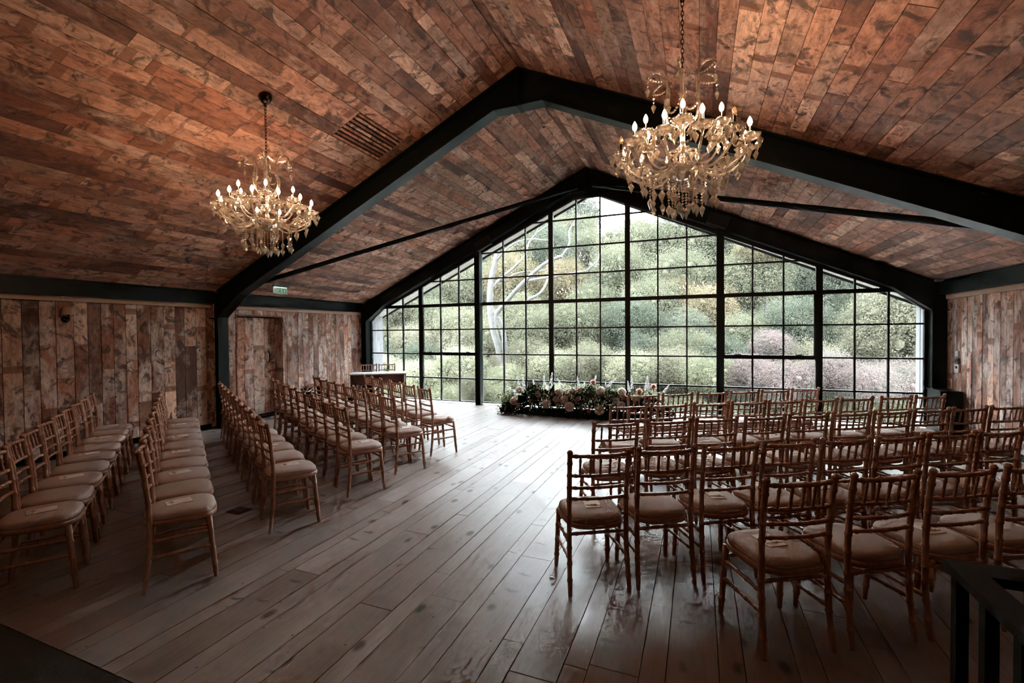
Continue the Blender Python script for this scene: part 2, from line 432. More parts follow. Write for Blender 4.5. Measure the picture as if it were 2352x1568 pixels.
# ---- side walls: upright reclaimed boards
bm_w = unit_board(M['plank_z'], 'wall_board')
DOOR = (-3.66, -2.57, 2.08)
for s, nm in ((-1, 'wall_left'), (1, 'wall_right')):
    wl = ob(nm, MB().box(*((-6.46, -6.28) if s < 0 else (6.28, 6.46)), YB, .05, -.1, 2.62).mesh(nm, M['dark_void']))
    tag(wl, 'wall of upright reclaimed boards on the %s' % ('left' if s < 0 else 'right'), kind='structure')
    y = -.02
    while y > YF:
        w = RND.uniform(.125, .165) if y > -4.2 else RND.uniform(.155, .20)
        cuts = [0.015, 2.42]
        if RND.random() < .85: cuts.insert(1, RND.uniform(.5, 1.9))
        y0, y1 = y-w, y
        if s < 0 and y1 > DOOR[0] and y0 < DOOR[1]:
            if y1 > DOOR[1]+.03: y0 = DOOR[1]; w = y1-y0
            elif y0 < DOOR[0]-.03 and y1 > DOOR[0]+.001 and y1 < DOOR[1]-.2 and abs(y1-DOOR[0]) < .001: pass
            else:
                cuts = [DOOR[2], 2.42]
                if y0 < DOOR[0]: y0 = DOOR[0]; w = y1-y0
        for a, b_ in zip(cuts, cuts[1:]):
            dz = RND.uniform(-.003, .003)
            o = ob('wall_board', bm_w, wl, (s*(WX+dz), (y0+y1)/2, (a+b_)/2), (0, -s*PI/2, 0), (b_-a-.002, y1-y0-.0065, .025))
        y = y0
    tr = ob('trim_%d' % (1 if s < 0 else 2), None); tag(tr, 'timber rail along the top of the %s wall' % ('left' if s < 0 else 'right'), kind='structure')
    y = -.21
    bmr = unit_board(M['rail_wood'], 'rail_board')
    while y > YF:
        L = RND.uniform(1.4, 2.4)
        if abs((y-L) - (-4.07)) < .6 and y > -4.0: L = y+3.97
        elif y < -3.96 and y > -4.1: y = -4.17; continue
        ob('rail_board', bmr, tr, (s*5.945, y-L/2, 2.21), (0, -s*PI/2, 0), (.072, L-.003, .05))
        y -= L
    bs = ob('baseboard_%s' % ('left' if s < 0 else 'right'), None)
    tag(bs, 'dark painted skirting along the %s wall' % ('left' if s < 0 else 'right'), kind='structure')
    segs = [(-.2, -2.55), (-3.68, -3.96), (-4.18, YF)] if s < 0 else [(-.2, -3.96), (-4.18, YF)]
    for a, b_ in segs:
        ob('skirting_board', MB().box(*sorted((s*5.998, s*5.975)), b_, a, .001, .085).mesh('skirting_board', M['steel']), bs)
wb = ob('wall_back', MB().box(-6.46, 6.46, YB-.1, YB, -.1, 5.5).mesh('wall_back', M['plank_z']))
tag(wb, 'boarded wall behind the seating', kind='structure')

# ---- boarded door in its recess (left wall)
dr = ob('door_1', None); tag(dr, 'recessed boarded door in the left wall', kind='structure')
bm_d = unit_board(M['plank_z'], 'door_plank')
y = DOOR[0]+.03
for w in (.31, .21, .25, .255):
    ob('door_plank', bm_d, dr, (-6.22, y+w/2, 1.04), (0, PI/2, 0), (1.99, w-.005, .04)); y += w
for (a, b_) in ((DOOR[0]-.0, DOOR[0]+.028), (DOOR[1]-.028, DOOR[1])):
    ob('door_jamb', MB().box(-6.27, -5.985, a, b_, 0, 2.08).mesh('door_jamb', M['plank_z']), dr)
ob('door_head', MB().box(-6.27, -5.985, DOOR[0], DOOR[1], 2.052, 2.08).mesh('door_head', M['plank_y']), dr)
hp = [(-6.217, -2.78, 1.33), (-6.18, -2.78, 1.32), (-6.165, -2.78, 1.27), (-6.165, -2.78, 1.17), (-6.18, -2.78, 1.12), (-6.217, -2.78, 1.11)]
hd = ob('door_handle', MB().tube(hp, .011, 8).mesh('door_handle', M['black'], True), dr); tag(hd, 'black iron D-shaped pull handle')
ob('threshold', MB().box(-6.26, -6.0, DOOR[0]+.03, DOOR[1]-.03, .0, .03).mesh('threshold', M['steel']), dr)

# ---- steel portal frames (I sections)
def i_member(pu, pl, y0, y1, inner=True):
    """pu / pl: upper and lower polylines in (x,z), same count; web + two flanges"""
    mb = MB(); t = .016
    ym = (y0+y1)/2
    for k in range(len(pu)-1):
        mb.prism_xz([pu[k], pu[k+1], pl[k+1], pl[k]], ym-.007, ym+.007)
        for line, sg in ((pu, -1), (pl, 1)):
            a, b_ = Vector(line[k]), Vector(line[k+1]); d = (b_-a).normalized(); n = Vector((-d.y, d.x))
            o_a, o_b = Vector(pl[k] if line is pu else pu[k]), Vector(pl[k+1] if line is pu else pu[k+1])
            if n.dot((o_a+o_b)/2-(a+b_)/2) < 0: n = -n
            mb.prism_xz([tuple(a), tuple(b_), tuple(b_+n*t), tuple(a+n*t)], y0, y1)
    return mb
def portal(y0, y1, label, nm='portal_frame'):
    pf = ob(nm, None); tag(pf, label, kind='structure')
    D = .35
    for s in (-1, 1):
        # rafter with its eaves haunch
        pu = [(s*.0, RZ-.012), (s*.34, RZ-.012-SL*.34), (s*5.25, RZ-.012-SL*5.25), (s*5.80, RZ-.012-SL*5.80)]
        pl = [(s*.0, 4.655), (s*.34, 4.66), (s*5.25, 2.40), (s*5.78, 2.0)]
        ob('rafter', i_member(pu, pl, y0, y1).mesh('rafter', M['steel']), pf)
        c = MB(); xi, xo = 5.78, 6.06; ym = (y0+y1)/2
        c.box(*sorted((s*xi, s*(xi+.016))), y0, y1, 0, 2.06)
        c.box(*sorted((s*(xi+.016), s*xo)), ym-.007, ym+.007, 0, 2.5)
        c.box(*sorted((s*xo, s*(xo+.016))), y0, y1, 0, 2.5)
        c.box(*sorted((s*(xi-.0), s*xo)), y0, y1, .0, .012)
        ob('column', c.mesh('column', M['steel']), pf)
        # stiffener plates at the knee
        ob('knee_plate', MB().box(*sorted((s*(xi-.01), s*xo)), y0, y1, 1.985, 2.003).mesh('knee_plate', M['steel']), pf)
        ob('end_plate', MB().box(*sorted((s*.004, s*.020)), y0-.005, y1+.005, 4.645, RZ-.03).mesh('end_plate', M['steel']), pf)
    return pf
portal(-4.17, -3.97, 'dark green steel portal frame across the middle of the room')
portal(-.205, -.03, 'dark steel portal frame around the gable window')
for s in (-1, 1):
    for a, b_ in ((-3.97, -.2), (-8.05, -4.17), (YF, -8.25)):
        mb = MB(); mb.box(*sorted((s*5.86, s*5.875)), a, b_, 2.25, 2.49); mb.box(*sorted((s*5.84, s*5.98)), a, b_, 2.245, 2.258); mb.box(*sorted((s*5.84, s*5.98)), a, b_, 2.445, 2.46)
        e = ob('eaves_beam', mb.mesh('eaves_beam', M['steel']))
        tag(e, 'dark steel eaves beam over the %s wall' % ('left' if s < 0 else 'right'), kind='structure')
    a = Vector((s*.17, -.26, 4.74)); b_ = Vector((s*5.30, -3.93, 2.56))
    br = ob('roof_brace', MB().tube([a, b_], .042, 12).mesh('roof_brace', M['steel'], False))
    tag(br, 'dark steel tube bracing the %s roof slope diagonally' % ('left' if s < 0 else 'right'), kind='structure')

# ---- gable window: seven glazed sections of three panes across
DZ = .592
EDG = [-5.79, -4.23, -2.59, -.832, .832, 2.59, 4.23, 5.79]
OPEN = [(-5.79, .03), (5.79, .03), (5.79, 2.015), (5.385, 2.345), (.288, 4.607), (-.288, 4.607), (-5.385, 2.345), (-5.79, 2.015)]
def clip(poly, a, b_):
    out = []
    def side(p): return (b_[0]-a[0])*(p[1]-a[1])-(b_[1]-a[1])*(p[0]-a[0])
    for i in range(len(poly)):
        p, q = poly[i], poly[(i+1)%len(poly)]; sp, sq = side(p), side(q)
        if sp >= 0: out.append(p)
        if sp*sq < 0:
            t = sp/(sp-sq); out.append((p[0]+(q[0]-p[0])*t, p[1]+(q[1]-p[1])*t))
    return out
def in_open(poly, region=OPEN):
    for i in range(len(region)):
        poly = clip(poly, region[i], region[(i+1)%len(region)])
        if len(poly) < 3: return []
    return poly
def area(p): return abs(sum(p[i][0]*p[(i+1)%len(p)][1]-p[(i+1)%len(p)][0]*p[i][1] for i in range(len(p))))/2
def zmax(x):
    x = abs(x)
    if x < .288: return 4.607
    if x < 5.385: return 4.607-(x-.288)*(4.607-2.345)/(5.385-.288)
    return 2.345-(x-5.385)*(2.345-2.015)/(5.79-5.385)
FR = .052
def rect(x0, x1, z0, z1): return [(x0, z0), (x1, z0), (x1, z1), (x0, z1)]
for k in range(7):
    x0, x1 = EDG[k], EDG[k+1]
    wn = ob('window_%d' % (k+1), None)
    tag(wn, 'section %d of the gridded steel gable window, counted from the left' % (k+1), kind='structure')
    opener = k in (1, 5)
    def bar(name, poly, ya=-.02, yb=.03):
        poly = in_open(poly)
        if len(poly) >= 3 and area(poly) > 1e-4:
            return ob(name, MB().prism_xz(poly, ya, yb).mesh(name, M['steel_pane']), wn)
    # frame stiles, head follows the roof
    bar('stile', rect(x0, x0+FR, 0, 5), -.035, .035); bar('stile', rect(x1-FR, x1, 0, 5), -.035, .035)
    bar('sill_bar', rect(x0+FR, x1-FR, .03, .055), -.03, .03)
    xs = sorted(set([x0+FR, x1-FR] + [v for v in (-5.385, -.288, .288, 5.385) if x0+FR < v < x1-FR]))
    for a, b_ in zip(xs, xs[1:]):
        h = .045
        ob('head_bar', MB().prism_xz([(a, zmax(a)-h), (b_, zmax(b_)-h), (b_, zmax(b_)+.0), (a, zmax(a)+.0)], -.03, .03).mesh('head_bar', M['steel_pane']), wn)
    cx_ = [x0+FR+(x1-x0-2*FR)*j/3 for j in range(4)]
    thick_rows = {4: .075}
    if opener: thick_rows[2] = .075
    for j in (1, 2):
        bar('glazing_bar', rect(cx_[j]-.014, cx_[j]+.014, .055, zmax(cx_[j])-.04))
    rowz = [.055] + [DZ*r for r in range(1, 8)] + [5.0]
    for r in range(1, 8):
        hh = thick_rows.get(r, .03)/2
        for j in range(3):
            a = cx_[j] + (.014 if j else 0); b_ = cx_[j+1] - (.014 if j < 2 else 0)
            bar('glazing_bar', rect(a, b_, DZ*r-hh, DZ*r+hh), *((-.03, .03) if r in thick_rows else (-.018, .028)))
    if opener:
        for a, b_ in ((x0+FR, x0+FR+.03), (x1-FR-.03, x1-FR)):
            bar('opener_stile', rect(a, b_, 2*DZ+.036, 4*DZ-.036), -.045, .01)
        for j in (0, 2):
            hx = (cx_[j]+cx_[j+1])/2
            h = MB().tube([(hx-.05, -.05, 2*DZ+.03), (hx-.045, -.075, 2*DZ+.045), (hx+.06, -.085, 2*DZ+.05)], .008, 6)
            h.box(hx-.065, hx-.03, -.05, -.03, 2*DZ+.015, 2*DZ+.05)
            ob('casement_handle', h.mesh('casement_handle', M['black']), wn)
    for r in range(8):
        for j in range(3):
            p = in_open(rect(cx_[j], cx_[j+1], rowz[r], rowz[r+1]))
            if len(p) >= 3 and area(p) > 2e-3:
                ob('pane', MB().prism_xz(p, .004, .010).mesh('pane', M['glass']), wn)
for x in (-2.59, 2.59):
    po = ob('window_post', MB().box(x-.066, x+.066, -.17, -.037, 0, zmax(x)+.12).mesh('window_post', M['steel']))
    tag(po, 'thick steel post between window sections %s of the middle' % ('left' if x < 0 else 'right'), kind='structure')
# head panel closing the gap between window and rafter, and the floor sill
for s in (-1, 1):
    poly = [(0, 4.607), (s*.288, 4.607), (s*5.385, 2.345), (s*5.79, 2.015), (s*5.79, .0), (s*6.3, .0), (s*6.3, RZ-SL*6.3+.1), (0, RZ+.1)]
    g = MB()
    pts = poly
    for q in ([pts[0], pts[1], pts[2], (s*5.385, RZ-SL*5.385+.1), pts[7]], [pts[2], pts[3], (s*5.79, RZ-SL*5.79+.1), (s*5.385, RZ-SL*5.385+.1)], [pts[4], pts[5], pts[6], (s*5.79, RZ-SL*5.79+.1)]):
        g.prism_xz(q, -.025, .045)
    gp = ob('gable_panel', g.mesh('gable_panel', M['steel'])); tag(gp, 'dark steel panel around the gable window on the %s' % ('left' if s < 0 else 'right'), kind='structure')
    # eaves soffit and the timber fin wall outside
    so = ob('roof_overhang', None); tag(so, 'timber soffit outside over the %s half of the gable window' % ('left' if s < 0 else 'right'), kind='structure')
    for a in range(4):
        y0 = .05+a*.13
        off = .33
        ob('soffit_board', MB().prism_xz([(s*.0, RZ-off), (s*6.2, RZ-off-SL*6.2), (s*6.2, RZ-off+.02-SL*6.2), (s*.0, RZ-off+.02)], y0, y0+.124).mesh('soffit_board', M['soffit']), so)
    ob('bargeboard', MB().prism_xz([(s*.0, RZ-.38), (s*6.3, RZ-.38-SL*6.3), (s*6.3, RZ+.15-SL*6.3), (0, RZ+.15)], .57, .60).mesh('bargeboard', M['steel']), so)
    fn = ob('fin_wall', None); tag(fn, 'weathered grey timber fin outside the %s end of the window' % ('left' if s < 0 else 'right'), kind='structure')
    for a in range(3):
        y0 = .06+a*.165
        ob('fin_board', MB().box(*sorted((s*(5.83+RND.uniform(-.004,.004)), s*5.9)), y0, y0+.16, -.6, 2.35).mesh('fin_board', M['old_wood']), fn)

# ================================================================ CHAIRS
CH = .94
def bamboo(p0, p1, r, rings=3, n=8, sag=(0,0,0)):
    """turned bamboo rod: straight or bowed, with raised rings"""
    p0, p1, sag = Vector(p0), Vector(p1), Vector(sag)
    pts, rad = [], []
    ts = sorted(set([0, 1] + [q/6 for q in range(7)]))
    st = []
    for t in ts: st.append((t, r))
    L = (p1-p0).length
    for k in range(rings):
        t = (k+.5)/rings; e = .006/L
        st += [(t-2*e, r), (t-e, r*1.28), (t+e, r*1.28), (t+2*e, r)]
    st.sort()
    for t, rr in st:
        pts.append(p0.lerp(p1, t) + sag*(4*t*(1-t))); rad.append(rr)
    return MB().tube(pts, rad, n)
def post_path(sx):
    return [(sx*.197, -.205, 0), (sx*.192, -.178, .2), (sx*.190, -.166, .42), (sx*.190, -.172, .6), (sx*.192, -.19, .78), (sx*.194, -.212, CH-.012)]
def rear_post(sx):
    P = [Vector(p) for p in post_path(sx)]
    pts, rad = [], []
    def at(z):
        for a, b_ in zip(P, P[1:]):
            if a.z <= z <= b_.z: return a.lerp(b_, (z-a.z)/(b_.z-a.z))
        return P[-1]
    zs = [0, .012]
    prof = [(0, .011), (.012, .013)]
    for z in (.10, .2, .3, .385, .5, .6, .69, .77, .85): prof += [(z-.012, .0158), (z-.006, .019), (z+.006, .019), (z+.012, .0158)]
    prof += [(.905, .0155), (.912, .018), (.925, .0195), (CH-.012, .017)]
    for z, r in prof:
        pts.append(at(z)); rad.append(r)
    pts.append(at(CH-.012)+Vector((0, 0, .010))); rad.append(.008)
    return MB().tube(pts, rad, 9)
def post_at(sx, z):
    P = [Vector(p) for p in post_path(sx)]
    for a, b_ in zip(P, P[1:]):
        if a.z <= z <= b_.z: return a.lerp(b_, (z-a.z)/(b_.z-a.z))
    return P[-1]
def front_leg(sx):
    pts, rad = [], []
    prof = [(0, .012), (.01, .014)]
    for z in (.09, .2, .31): prof += [(z-.012, .0165), (z-.006, .0195), (z+.006, .0195), (z+.012, .0165)]
    prof += [(.425, .018)]
    a, b_ = Vector((sx*.192, .192, 0)), Vector((sx*.178, .158, .425))
    for z, r in prof:
        pts.append(a.lerp(b_, z/.425)); rad.append(r)
    return MB().tube(pts, rad, 9)
def leg_at(sx, z):
    return Vector((sx*.192, .192, 0)).lerp(Vector((sx*.178, .158, .425)), z/.425)
def seat_outline(k=1.0, n=36):
    out = []
    for i in range(n):
        t = 2*PI*i/n; c, s = math.cos(t), math.sin(t); e = 2/3.4
        px_ = math.copysign(abs(c)**e, c); py_ = math.copysign(abs(s)**e, s)
        w = .193 + .010*py_
        out.append((px_*w*k, (py_*.205+.0)*k))
    return out
def seat_frame():
    mb = MB(); prof = [(1.0, .420), (1.035, .428), (1.035, .446), (1.0, .454)]
    n = 36; rows = []
    for k, z in prof: rows.append([(x, y, z) for x, y in seat_outline(k, n)])
    inner = [(x, y, .454) for x, y in seat_outline(.9, n)]; inner0 = [(x, y, .420) for x, y in seat_outline(.9, n)]
    vs = []
    for r in rows+[inner, inner0]: vs += r
    fs = []
    R_ = len(rows)+2
    for a in range(R_):
        b_ = (a+1) % R_
        for i in range(n):
            j = (i+1)%n; fs.append((a*n+i, a*n+j, b_*n+j, b_*n+i))
    return mb.add(vs, fs)
def seat_pad():
    mb = MB(); n = 36; vs = []; fs = []
    prof = [(.90, .440), (.985, .452), (1.0, .468), (.975, .484), (.88, .496), (.6, .503), (.3, .505)]
    for k, z in prof: vs += [(x, y, z) for x, y in seat_outline(k, n)]
    for a in range(len(prof)-1):
        for i in range(n):
            j = (i+1)%n; fs.append((a*n+i, a*n+j, (a+1)*n+j, (a+1)*n+i))
    c = len(vs); vs.append((0, 0, .506))
    a = len(prof)-1
    fs += [(a*n+i, a*n+(i+1)%n, c) for i in range(n)]
    fs.append(tuple(range(n-1, -1, -1)))
    return mb.add(vs, fs)
def make_chair():
    t = empty('ceremony_chair')
    W_ = M['chair']
    def part(name, mb, mt=W_, smooth=True): return ob(name, mb.mesh(name, mt, smooth), t)
    part('seat_frame', seat_frame()); part('seat_pad', seat_pad(), M['pad'])
    for s in (-1, 1): part('rear_leg', rear_post(s))
    for s in (-1, 1): part('front_leg', front_leg(s))
    for z, bow in ((.898, -.030), (.768, -.026), (.688, -.024), (.615, -.022)):
        part('back_rail', bamboo(post_at(-1, z), post_at(1, z), .0105 if z < .85 else .012, 5, 7, (0, bow, 0)))
    for k in range(5):
        u = (k+1)/6; 
        def rp(z, bow): return post_at(-1, z).lerp(post_at(1, z), u) + Vector((0, bow*4*u*(1-u), 0))
        part('spindle', bamboo(rp(.768, -.026), rp(.898, -.030), .0078, 2, 6))
    part('stretcher', bamboo(post_at(-1, .385), post_at(1, .385), .0105, 4, 7))
    for z in (.36, .255):
        part('stretcher', bamboo(leg_at(-1, z), leg_at(1, z), .0105, 4, 7)) if z > .3 else None
        for s in (-1, 1): part('stretcher', bamboo(post_at(s, z-.03), leg_at(s, z-.03), .0105, 4, 7))
    return t
proto = make_chair(); proto_used = [False]
def place_chair(x, y, a, label, group, back=True):
    """x,y: middle of the top of the back; a: facing angle"""
    o = proto if not proto_used[0] else copy_tree(proto)
    proto_used[0] = True
    f = Vector((math.cos(a), math.sin(a)))
    o.location = (x + f.x*.205, y + f.y*.205, 0); o.rotation_euler = (0, 0, a-PI/2)
    tag(o, label, 'chair', group); return o
# order-of-service card with a little dried flower tie
card_me = MB().box(-.055, .055, -.075, .075, 0, .003).mesh('card', M['paper'])
tie = MB(); tie.tube([(-.05, -.04, .005), (0, -.038, .006), (.05, -.044, .005)], .002, 5)
for q in range(4): tie.tube([(0, -.04, .006), (RND.uniform(-.025,.025), -.04+RND.uniform(-.03,.02), .010)], [.002, .0035], 5)
tie_me = tie.mesh('tie', M['ribbon'])
def place_card(ch, label):
    a = ch.rotation_euler[2]; l = ch.location
    r = empty('service_card', (l.x + RND.uniform(-.02,.02), l.y + RND.uniform(-.02,.02), .506), a + RND.uniform(-.25,.25))
    ob('card', card_me, r); ob('tie', tie_me, r)
    tag(r, label, 'card', 'order of service cards on the chairs')
ROWS = []  # (side, row name, start (x,y), direction deg, distances from the aisle)
R_DIR, L_DIR = 31.4, 148.8
ROWS += [('right', 'front', (1.58, -4.08), 32.6, [0,.45,.92,1.38,1.82,2.27]),
         ('right', 'second', (1.53, -5.00), 30.6, [0,.44,.92,1.36,1.80,2.24,2.69,3.20,3.65]),
         ('right', 'third', (1.55, -5.93), 31.2, [0,.48,.93,1.40,1.84,2.29,2.73,3.17,3.61,4.06]),
         ('right', 'fourth', (1.61, -6.93), 31.3, [0,.46,.92,1.36,1.81,2.26,2.70,3.14]),
         ('right', 'back', (2.68, -7.12), 30.2, [0,.50,.98,1.46]),
         ('left', 'front', (-1.36, -4.35), 147.6, [0,.54,1.06,1.51,1.95,2.39]),
         ('left', 'second', (-1.33, -5.21), 149.2, [0,.46,1.01,1.46,1.91,2.35,2.79,3.23]),
         ('left', 'third', (-1.32, -6.02), 149.0, [.455*k for k in range(9)]),
         ('left', 'fourth', (-1.33, -6.94), 148.7, [0] + [.48+.457*k for k in range(9)]),
         ('left', 'fifth', (-1.31, -7.90), 147.7, [.441*k for k in range(10)]),
         ('left', 'back', (-2.05, -8.34), 147.2, [0,.44,.88,1.33,1.80,2.25,2.72,3.16,3.60])]
for side, rn, (sx, sy), dg, ds in ROWS:
    for k, d in enumerate(ds):
        a = math.radians(dg); x, y = sx + math.cos(a)*d, sy + math.sin(a)*d
        face = a + PI/2 if side == 'right' else a - PI/2
        face += math.radians(RND.uniform(-1.2, 1.2))
        if rn == 'back' and side == 'left': place = 'chair %s from the aisle, back row, left block' % ordinal(k)
        else: place = 'chair %s from the aisle, %s row, %s block' % (ordinal(k), rn, side)
        c = place_chair(x, y, face, 'taupe-padded wooden ' + place, 'ceremony chairs in angled rows')
        has = k % 2 == 0 if not (side == 'right' and rn in ('second',)) else k % 2 == 0
        if has: place_card(c, 'cream card on ' + place)

# ================================================================ SIGNING DESK AND ITS CHAIRS
a = math.radians(31)
dk = empty('signing_desk', (-4.93, -.78, 0), a); tag(dk, 'dark red wooden desk with pale top in the left window corner', 'desk')
def part(root, name, mb, mt, smooth=False, label=None):
    o = ob(name, mb.mesh(name, mt, smooth), root)
    if label: o['label'] = label
    return o
part(dk, 'desk_top', MB().box(-.65, .65, -.31, .31, .725, .752), M['white_top'], label='pale bevelled desk top')
part(dk, 'apron', MB().box(-.60, .60, -.272, -.252, .50, .725), M['mahogany'])
part(dk, 'apron', MB().box(-.60, .60, .252, .272, .62, .725), M['mahogany'])
for s in (-1, 1): part(dk, 'side_panel', MB().box(*sorted((s*.60, s*.58)), -.25, .25, .50, .725), M['mahogany'])
for sx in (-1, 1):
    for sy in (-1, 1):
        part(dk, 'leg', MB().tube([(sx*.59, sy*.262, 0), (sx*.59, sy*.262, .06), (sx*.59, sy*.262, .5), (sx*.59, sy*.262, .724)], [.014, .018, .027, .028], 8), M['mahogany'], True)
for k, d in enumerate((-.33, .12)):
    f = Vector((math.sin(a), -math.cos(a)))
    base = Vector((-4.93, -.78)) + Vector((math.cos(a), math.sin(a)))*d - f*.62
    place_chair(base.x, base.y, math.atan2(f.y, f.x), 'wooden chair behind the signing desk, %s' % ('nearer the boarded wall' if k == 0 else 'nearer the middle of the window'), 'chairs at the signing desk')

# ================================================================ CHANDELIERS
def make_chandelier(cx_, cy_, label, off=()):
    zc = RZ - SL*abs(cx_)
    t = empty('chandelier', (cx_, cy_, zc)); tag(t, label, 'chandelier', 'crystal chandeliers')
    def P(name, mb, mt, smooth=True, parent=None):
        mb.v = [(x, y, z-zc) for x, y, z in mb.v]
        return ob(name, mb.mesh(name, mt, smooth), parent or t)
    rot = .3 if cx_ > 0 else 1.1
    def pol(r, ang, z): return (r*math.cos(ang+rot), r*math.sin(ang+rot), z)
    P('ceiling_rose', MB().lathe([(0, zc+.02), (.066, zc+.02), (.070, zc-.005), (.060, zc-.04), (.035, zc-.075), (.016, zc-.085), (.016, zc-.11), (0, zc-.112)], 20), M['bronze'])
    chn = MB(); z = zc-.11; k = 0
    while z > 3.60:
        pts = [(.010*math.cos(u), 0, .022*math.sin(u)) for u in [2*PI*q/10 for q in range(11)]]
        if k % 2: pts = [(0, x, zz) for x, y, zz in pts]
        chn.tube([(x, y, zz+z-.02) for x, y, zz in pts], .0032, 5, False); z -= .034; k += 1
    P('chain', chn, M['bronze'])
    P('stem', MB().lathe([(0, 3.62), (.012, 3.61), (.018, 3.58), (.010, 3.55), (.011, 3.44), (.03, 3.41), (.012, 3.37), (.012, 3.28), (.04, 3.24), (.05, 3.20), (.02, 3.16), (.016, 3.06), (.035, 3.02), (.02, 2.98), (.018, 2.92), (.06, 2.89), (.03, 2.86), (0, 2.855)], 14), M['crystal'])
    P('bowl', MB().lathe([(0, 2.86), (.05, 2.875), (.115, 2.90), (.118, 2.89), (.085, 2.84), (.04, 2.80), (0, 2.79)], 10), M['crystal'], False)
    drop = MB().octa((0, 0, -.028), .0165, .022, .040); drop.octa((0, 0, .0), .006, .006)
    dme = drop.mesh('crystal_drop', M['crystal_drop'])
    def hang(x, y, z, s=1.0): return ob('crystal_drop', dme, t, (x, y, z-zc), (0, 0, RND.uniform(0, 3)), (s, s, s))
    def beads(pts_, name='bead_strand'):
        mb = MB()
        for p in pts_: mb.octa(p, .0105, .0105)
        return P(name, mb, M['crystal'], False)
    def strand(x, y, z0, z1, s=1.1):
        n = max(2, int((z0-z1)/.02)); beads([(x, y, z0-(z0-z1)*k/n) for k in range(n)]); hang(x, y, z1, s)
    def swag(p, q, sag, n=11): 
        p, q = Vector(p), Vector(q)
        beads([tuple(p.lerp(q, k/n) - Vector((0, 0, sag*4*(k/n)*(1-k/n)))) for k in range(n+1)])
    dish = MB(); nn = 24
    vs, fs = [], []
    for r, z, wv in ((.008, -.006, 0), (.035, -.002, .0), (.058, .012, .10), (.068, .028, .15), (.066, .031, .15), (.034, .006, .0)):
        for q in range(nn):
            an = 2*PI*q/nn; rr = r*(1+wv*math.cos(6*an)); vs.append((rr*math.cos(an), rr*math.sin(an), z))
    for a_ in range(5):
        for q in range(nn): fs.append((a_*nn+q, a_*nn+(q+1)%nn, (a_+1)*nn+(q+1)%nn, (a_+1)*nn+q))
    dish.add(vs, fs); dish_me = dish.mesh('drip_dish', M['crystal'], True)
    candle_me = MB().lathe([(.0, 0), (.013, 0), (.013, .012), (.0105, .014), (.0105, .092), (0, .092)], 10).mesh('candle_sleeve', M['bronze'], True)
    bprof = [(0, 0), (.010, .004), (.0165, .024), (.0145, .038), (.007, .056), (0, .066)]
    bulb_me = MB().lathe(bprof, 8).mesh('bulb', M['bulb'], True); bulb_off = MB().lathe(bprof, 12).mesh('bulb', M['bulb_off'], True)
    tiers = [(12, .445, 2.985, 2.88, .0), (6, .29, 3.10, 2.99, .26)]
    idx = 0
    for n, R_, zt, zr, ph in tiers:
        for k in range(n):
            an = 2*PI*k/n + ph
            path = [(.03, zr), (.09, zr+.012), (R_*.42, zr-.045), (R_*.62, zr-.055), (R_*.82, zr-.015), (R_*.97, zr+.05), (R_, zt-.01)]
            # smooth the S of the arm
            pts = []
            for i in range(len(path)-1):
                p0 = path[max(i-1, 0)]; p1 = path[i]; p2 = path[i+1]; p3 = path[min(i+2, len(path)-1)]
                for q in range(4):
                    u = q/4
                    pts.append(tuple(.5*((2*p1[c]) + (-p0[c]+p2[c])*u + (2*p0[c]-5*p1[c]+4*p2[c]-p3[c])*u*u + (-p0[c]+3*p1[c]-3*p2[c]+p3[c])*u**3) for c in (0, 1)))
            pts.append(path[-1])
            arm = P('arm', MB().tube([pol(r, an, z) for r, z in pts], .0095, 6), M['crystal'])
            x, y, _ = pol(R_, an, 0)
            ob('drip_dish', dish_me, arm, (x, y, zt-zc), (0, 0, an)); ob('candle_sleeve', candle_me, arm, (x, y, zt-zc))
            ob('bulb', bulb_off if idx in off else bulb_me, arm, (x, y, zt+.092-zc))
            for q in range(5):
                a2 = 2*PI*q/5 + an; hang(x+.068*math.cos(a2), y+.068*math.sin(a2), zt+.012, 1.3)
            if n == 12:
                xx, yy, _ = pol(R_*.66, an, 0); hang(xx, yy, zr-.066, 1.5); xx, yy, _ = pol(R_*.88, an, 0); hang(xx, yy, zr-.02, 1.4)
                an2 = an + PI/n
                swag(pol(R_*.9, an, zt+.0), pol(R_*.9, an+2*PI/n, zt+.0), .06)
            idx += 1
    for k in range(14): x, y, _ = pol(.23, 2*PI*k/14+.2, 0); strand(x, y, 2.85, 2.70 - .04*(k%2), 1.6)
    for k in range(6): x, y, _ = pol(.10, 2*PI*k/6, 0); strand(x, y, 2.86, 2.63, 1.6)
    strand(0, 0, 2.79, 2.60, 1.5)
    P('finial_ball', MB().lathe([(0, 2.60), (.014, 2.59), (.02, 2.572), (.014, 2.555), (0, 2.548)], 10), M['crystal_drop'], False)
    tips = []
    for k in range(6):
        an = 2*PI*k/6 + .15
        cp = [(.035, 3.13), (.115, 3.22), (.135, 3.33), (.115, 3.43), (.125, 3.52), (.18, 3.575), (.245, 3.56), (.265, 3.53)]
        sp_ = []
        for i in range(len(cp)-1):
            p0 = cp[max(i-1, 0)]; p1 = cp[i]; p2 = cp[i+1]; p3 = cp[min(i+2, len(cp)-1)]
            for q in range(3):
                u = q/3; sp_.append(tuple(.5*((2*p1[c]) + (-p0[c]+p2[c])*u + (2*p0[c]-5*p1[c]+4*p2[c]-p3[c])*u*u + (-p0[c]+3*p1[c]-3*p2[c]+p3[c])*u**3) for c in (0, 1)))
        sp_.append(cp[-1])
        arm = P('crown_arm', MB().tube([pol(r, an, z) for r, z in sp_], .0085, 6), M['crystal'])
        tip = pol(.262, an, 3.53); tips.append(tip); strand(tip[0], tip[1], 3.53, 3.47, 1.25)
        x, y, _ = pol(.12, an, 0); hang(x, y, 3.41, 1.2)
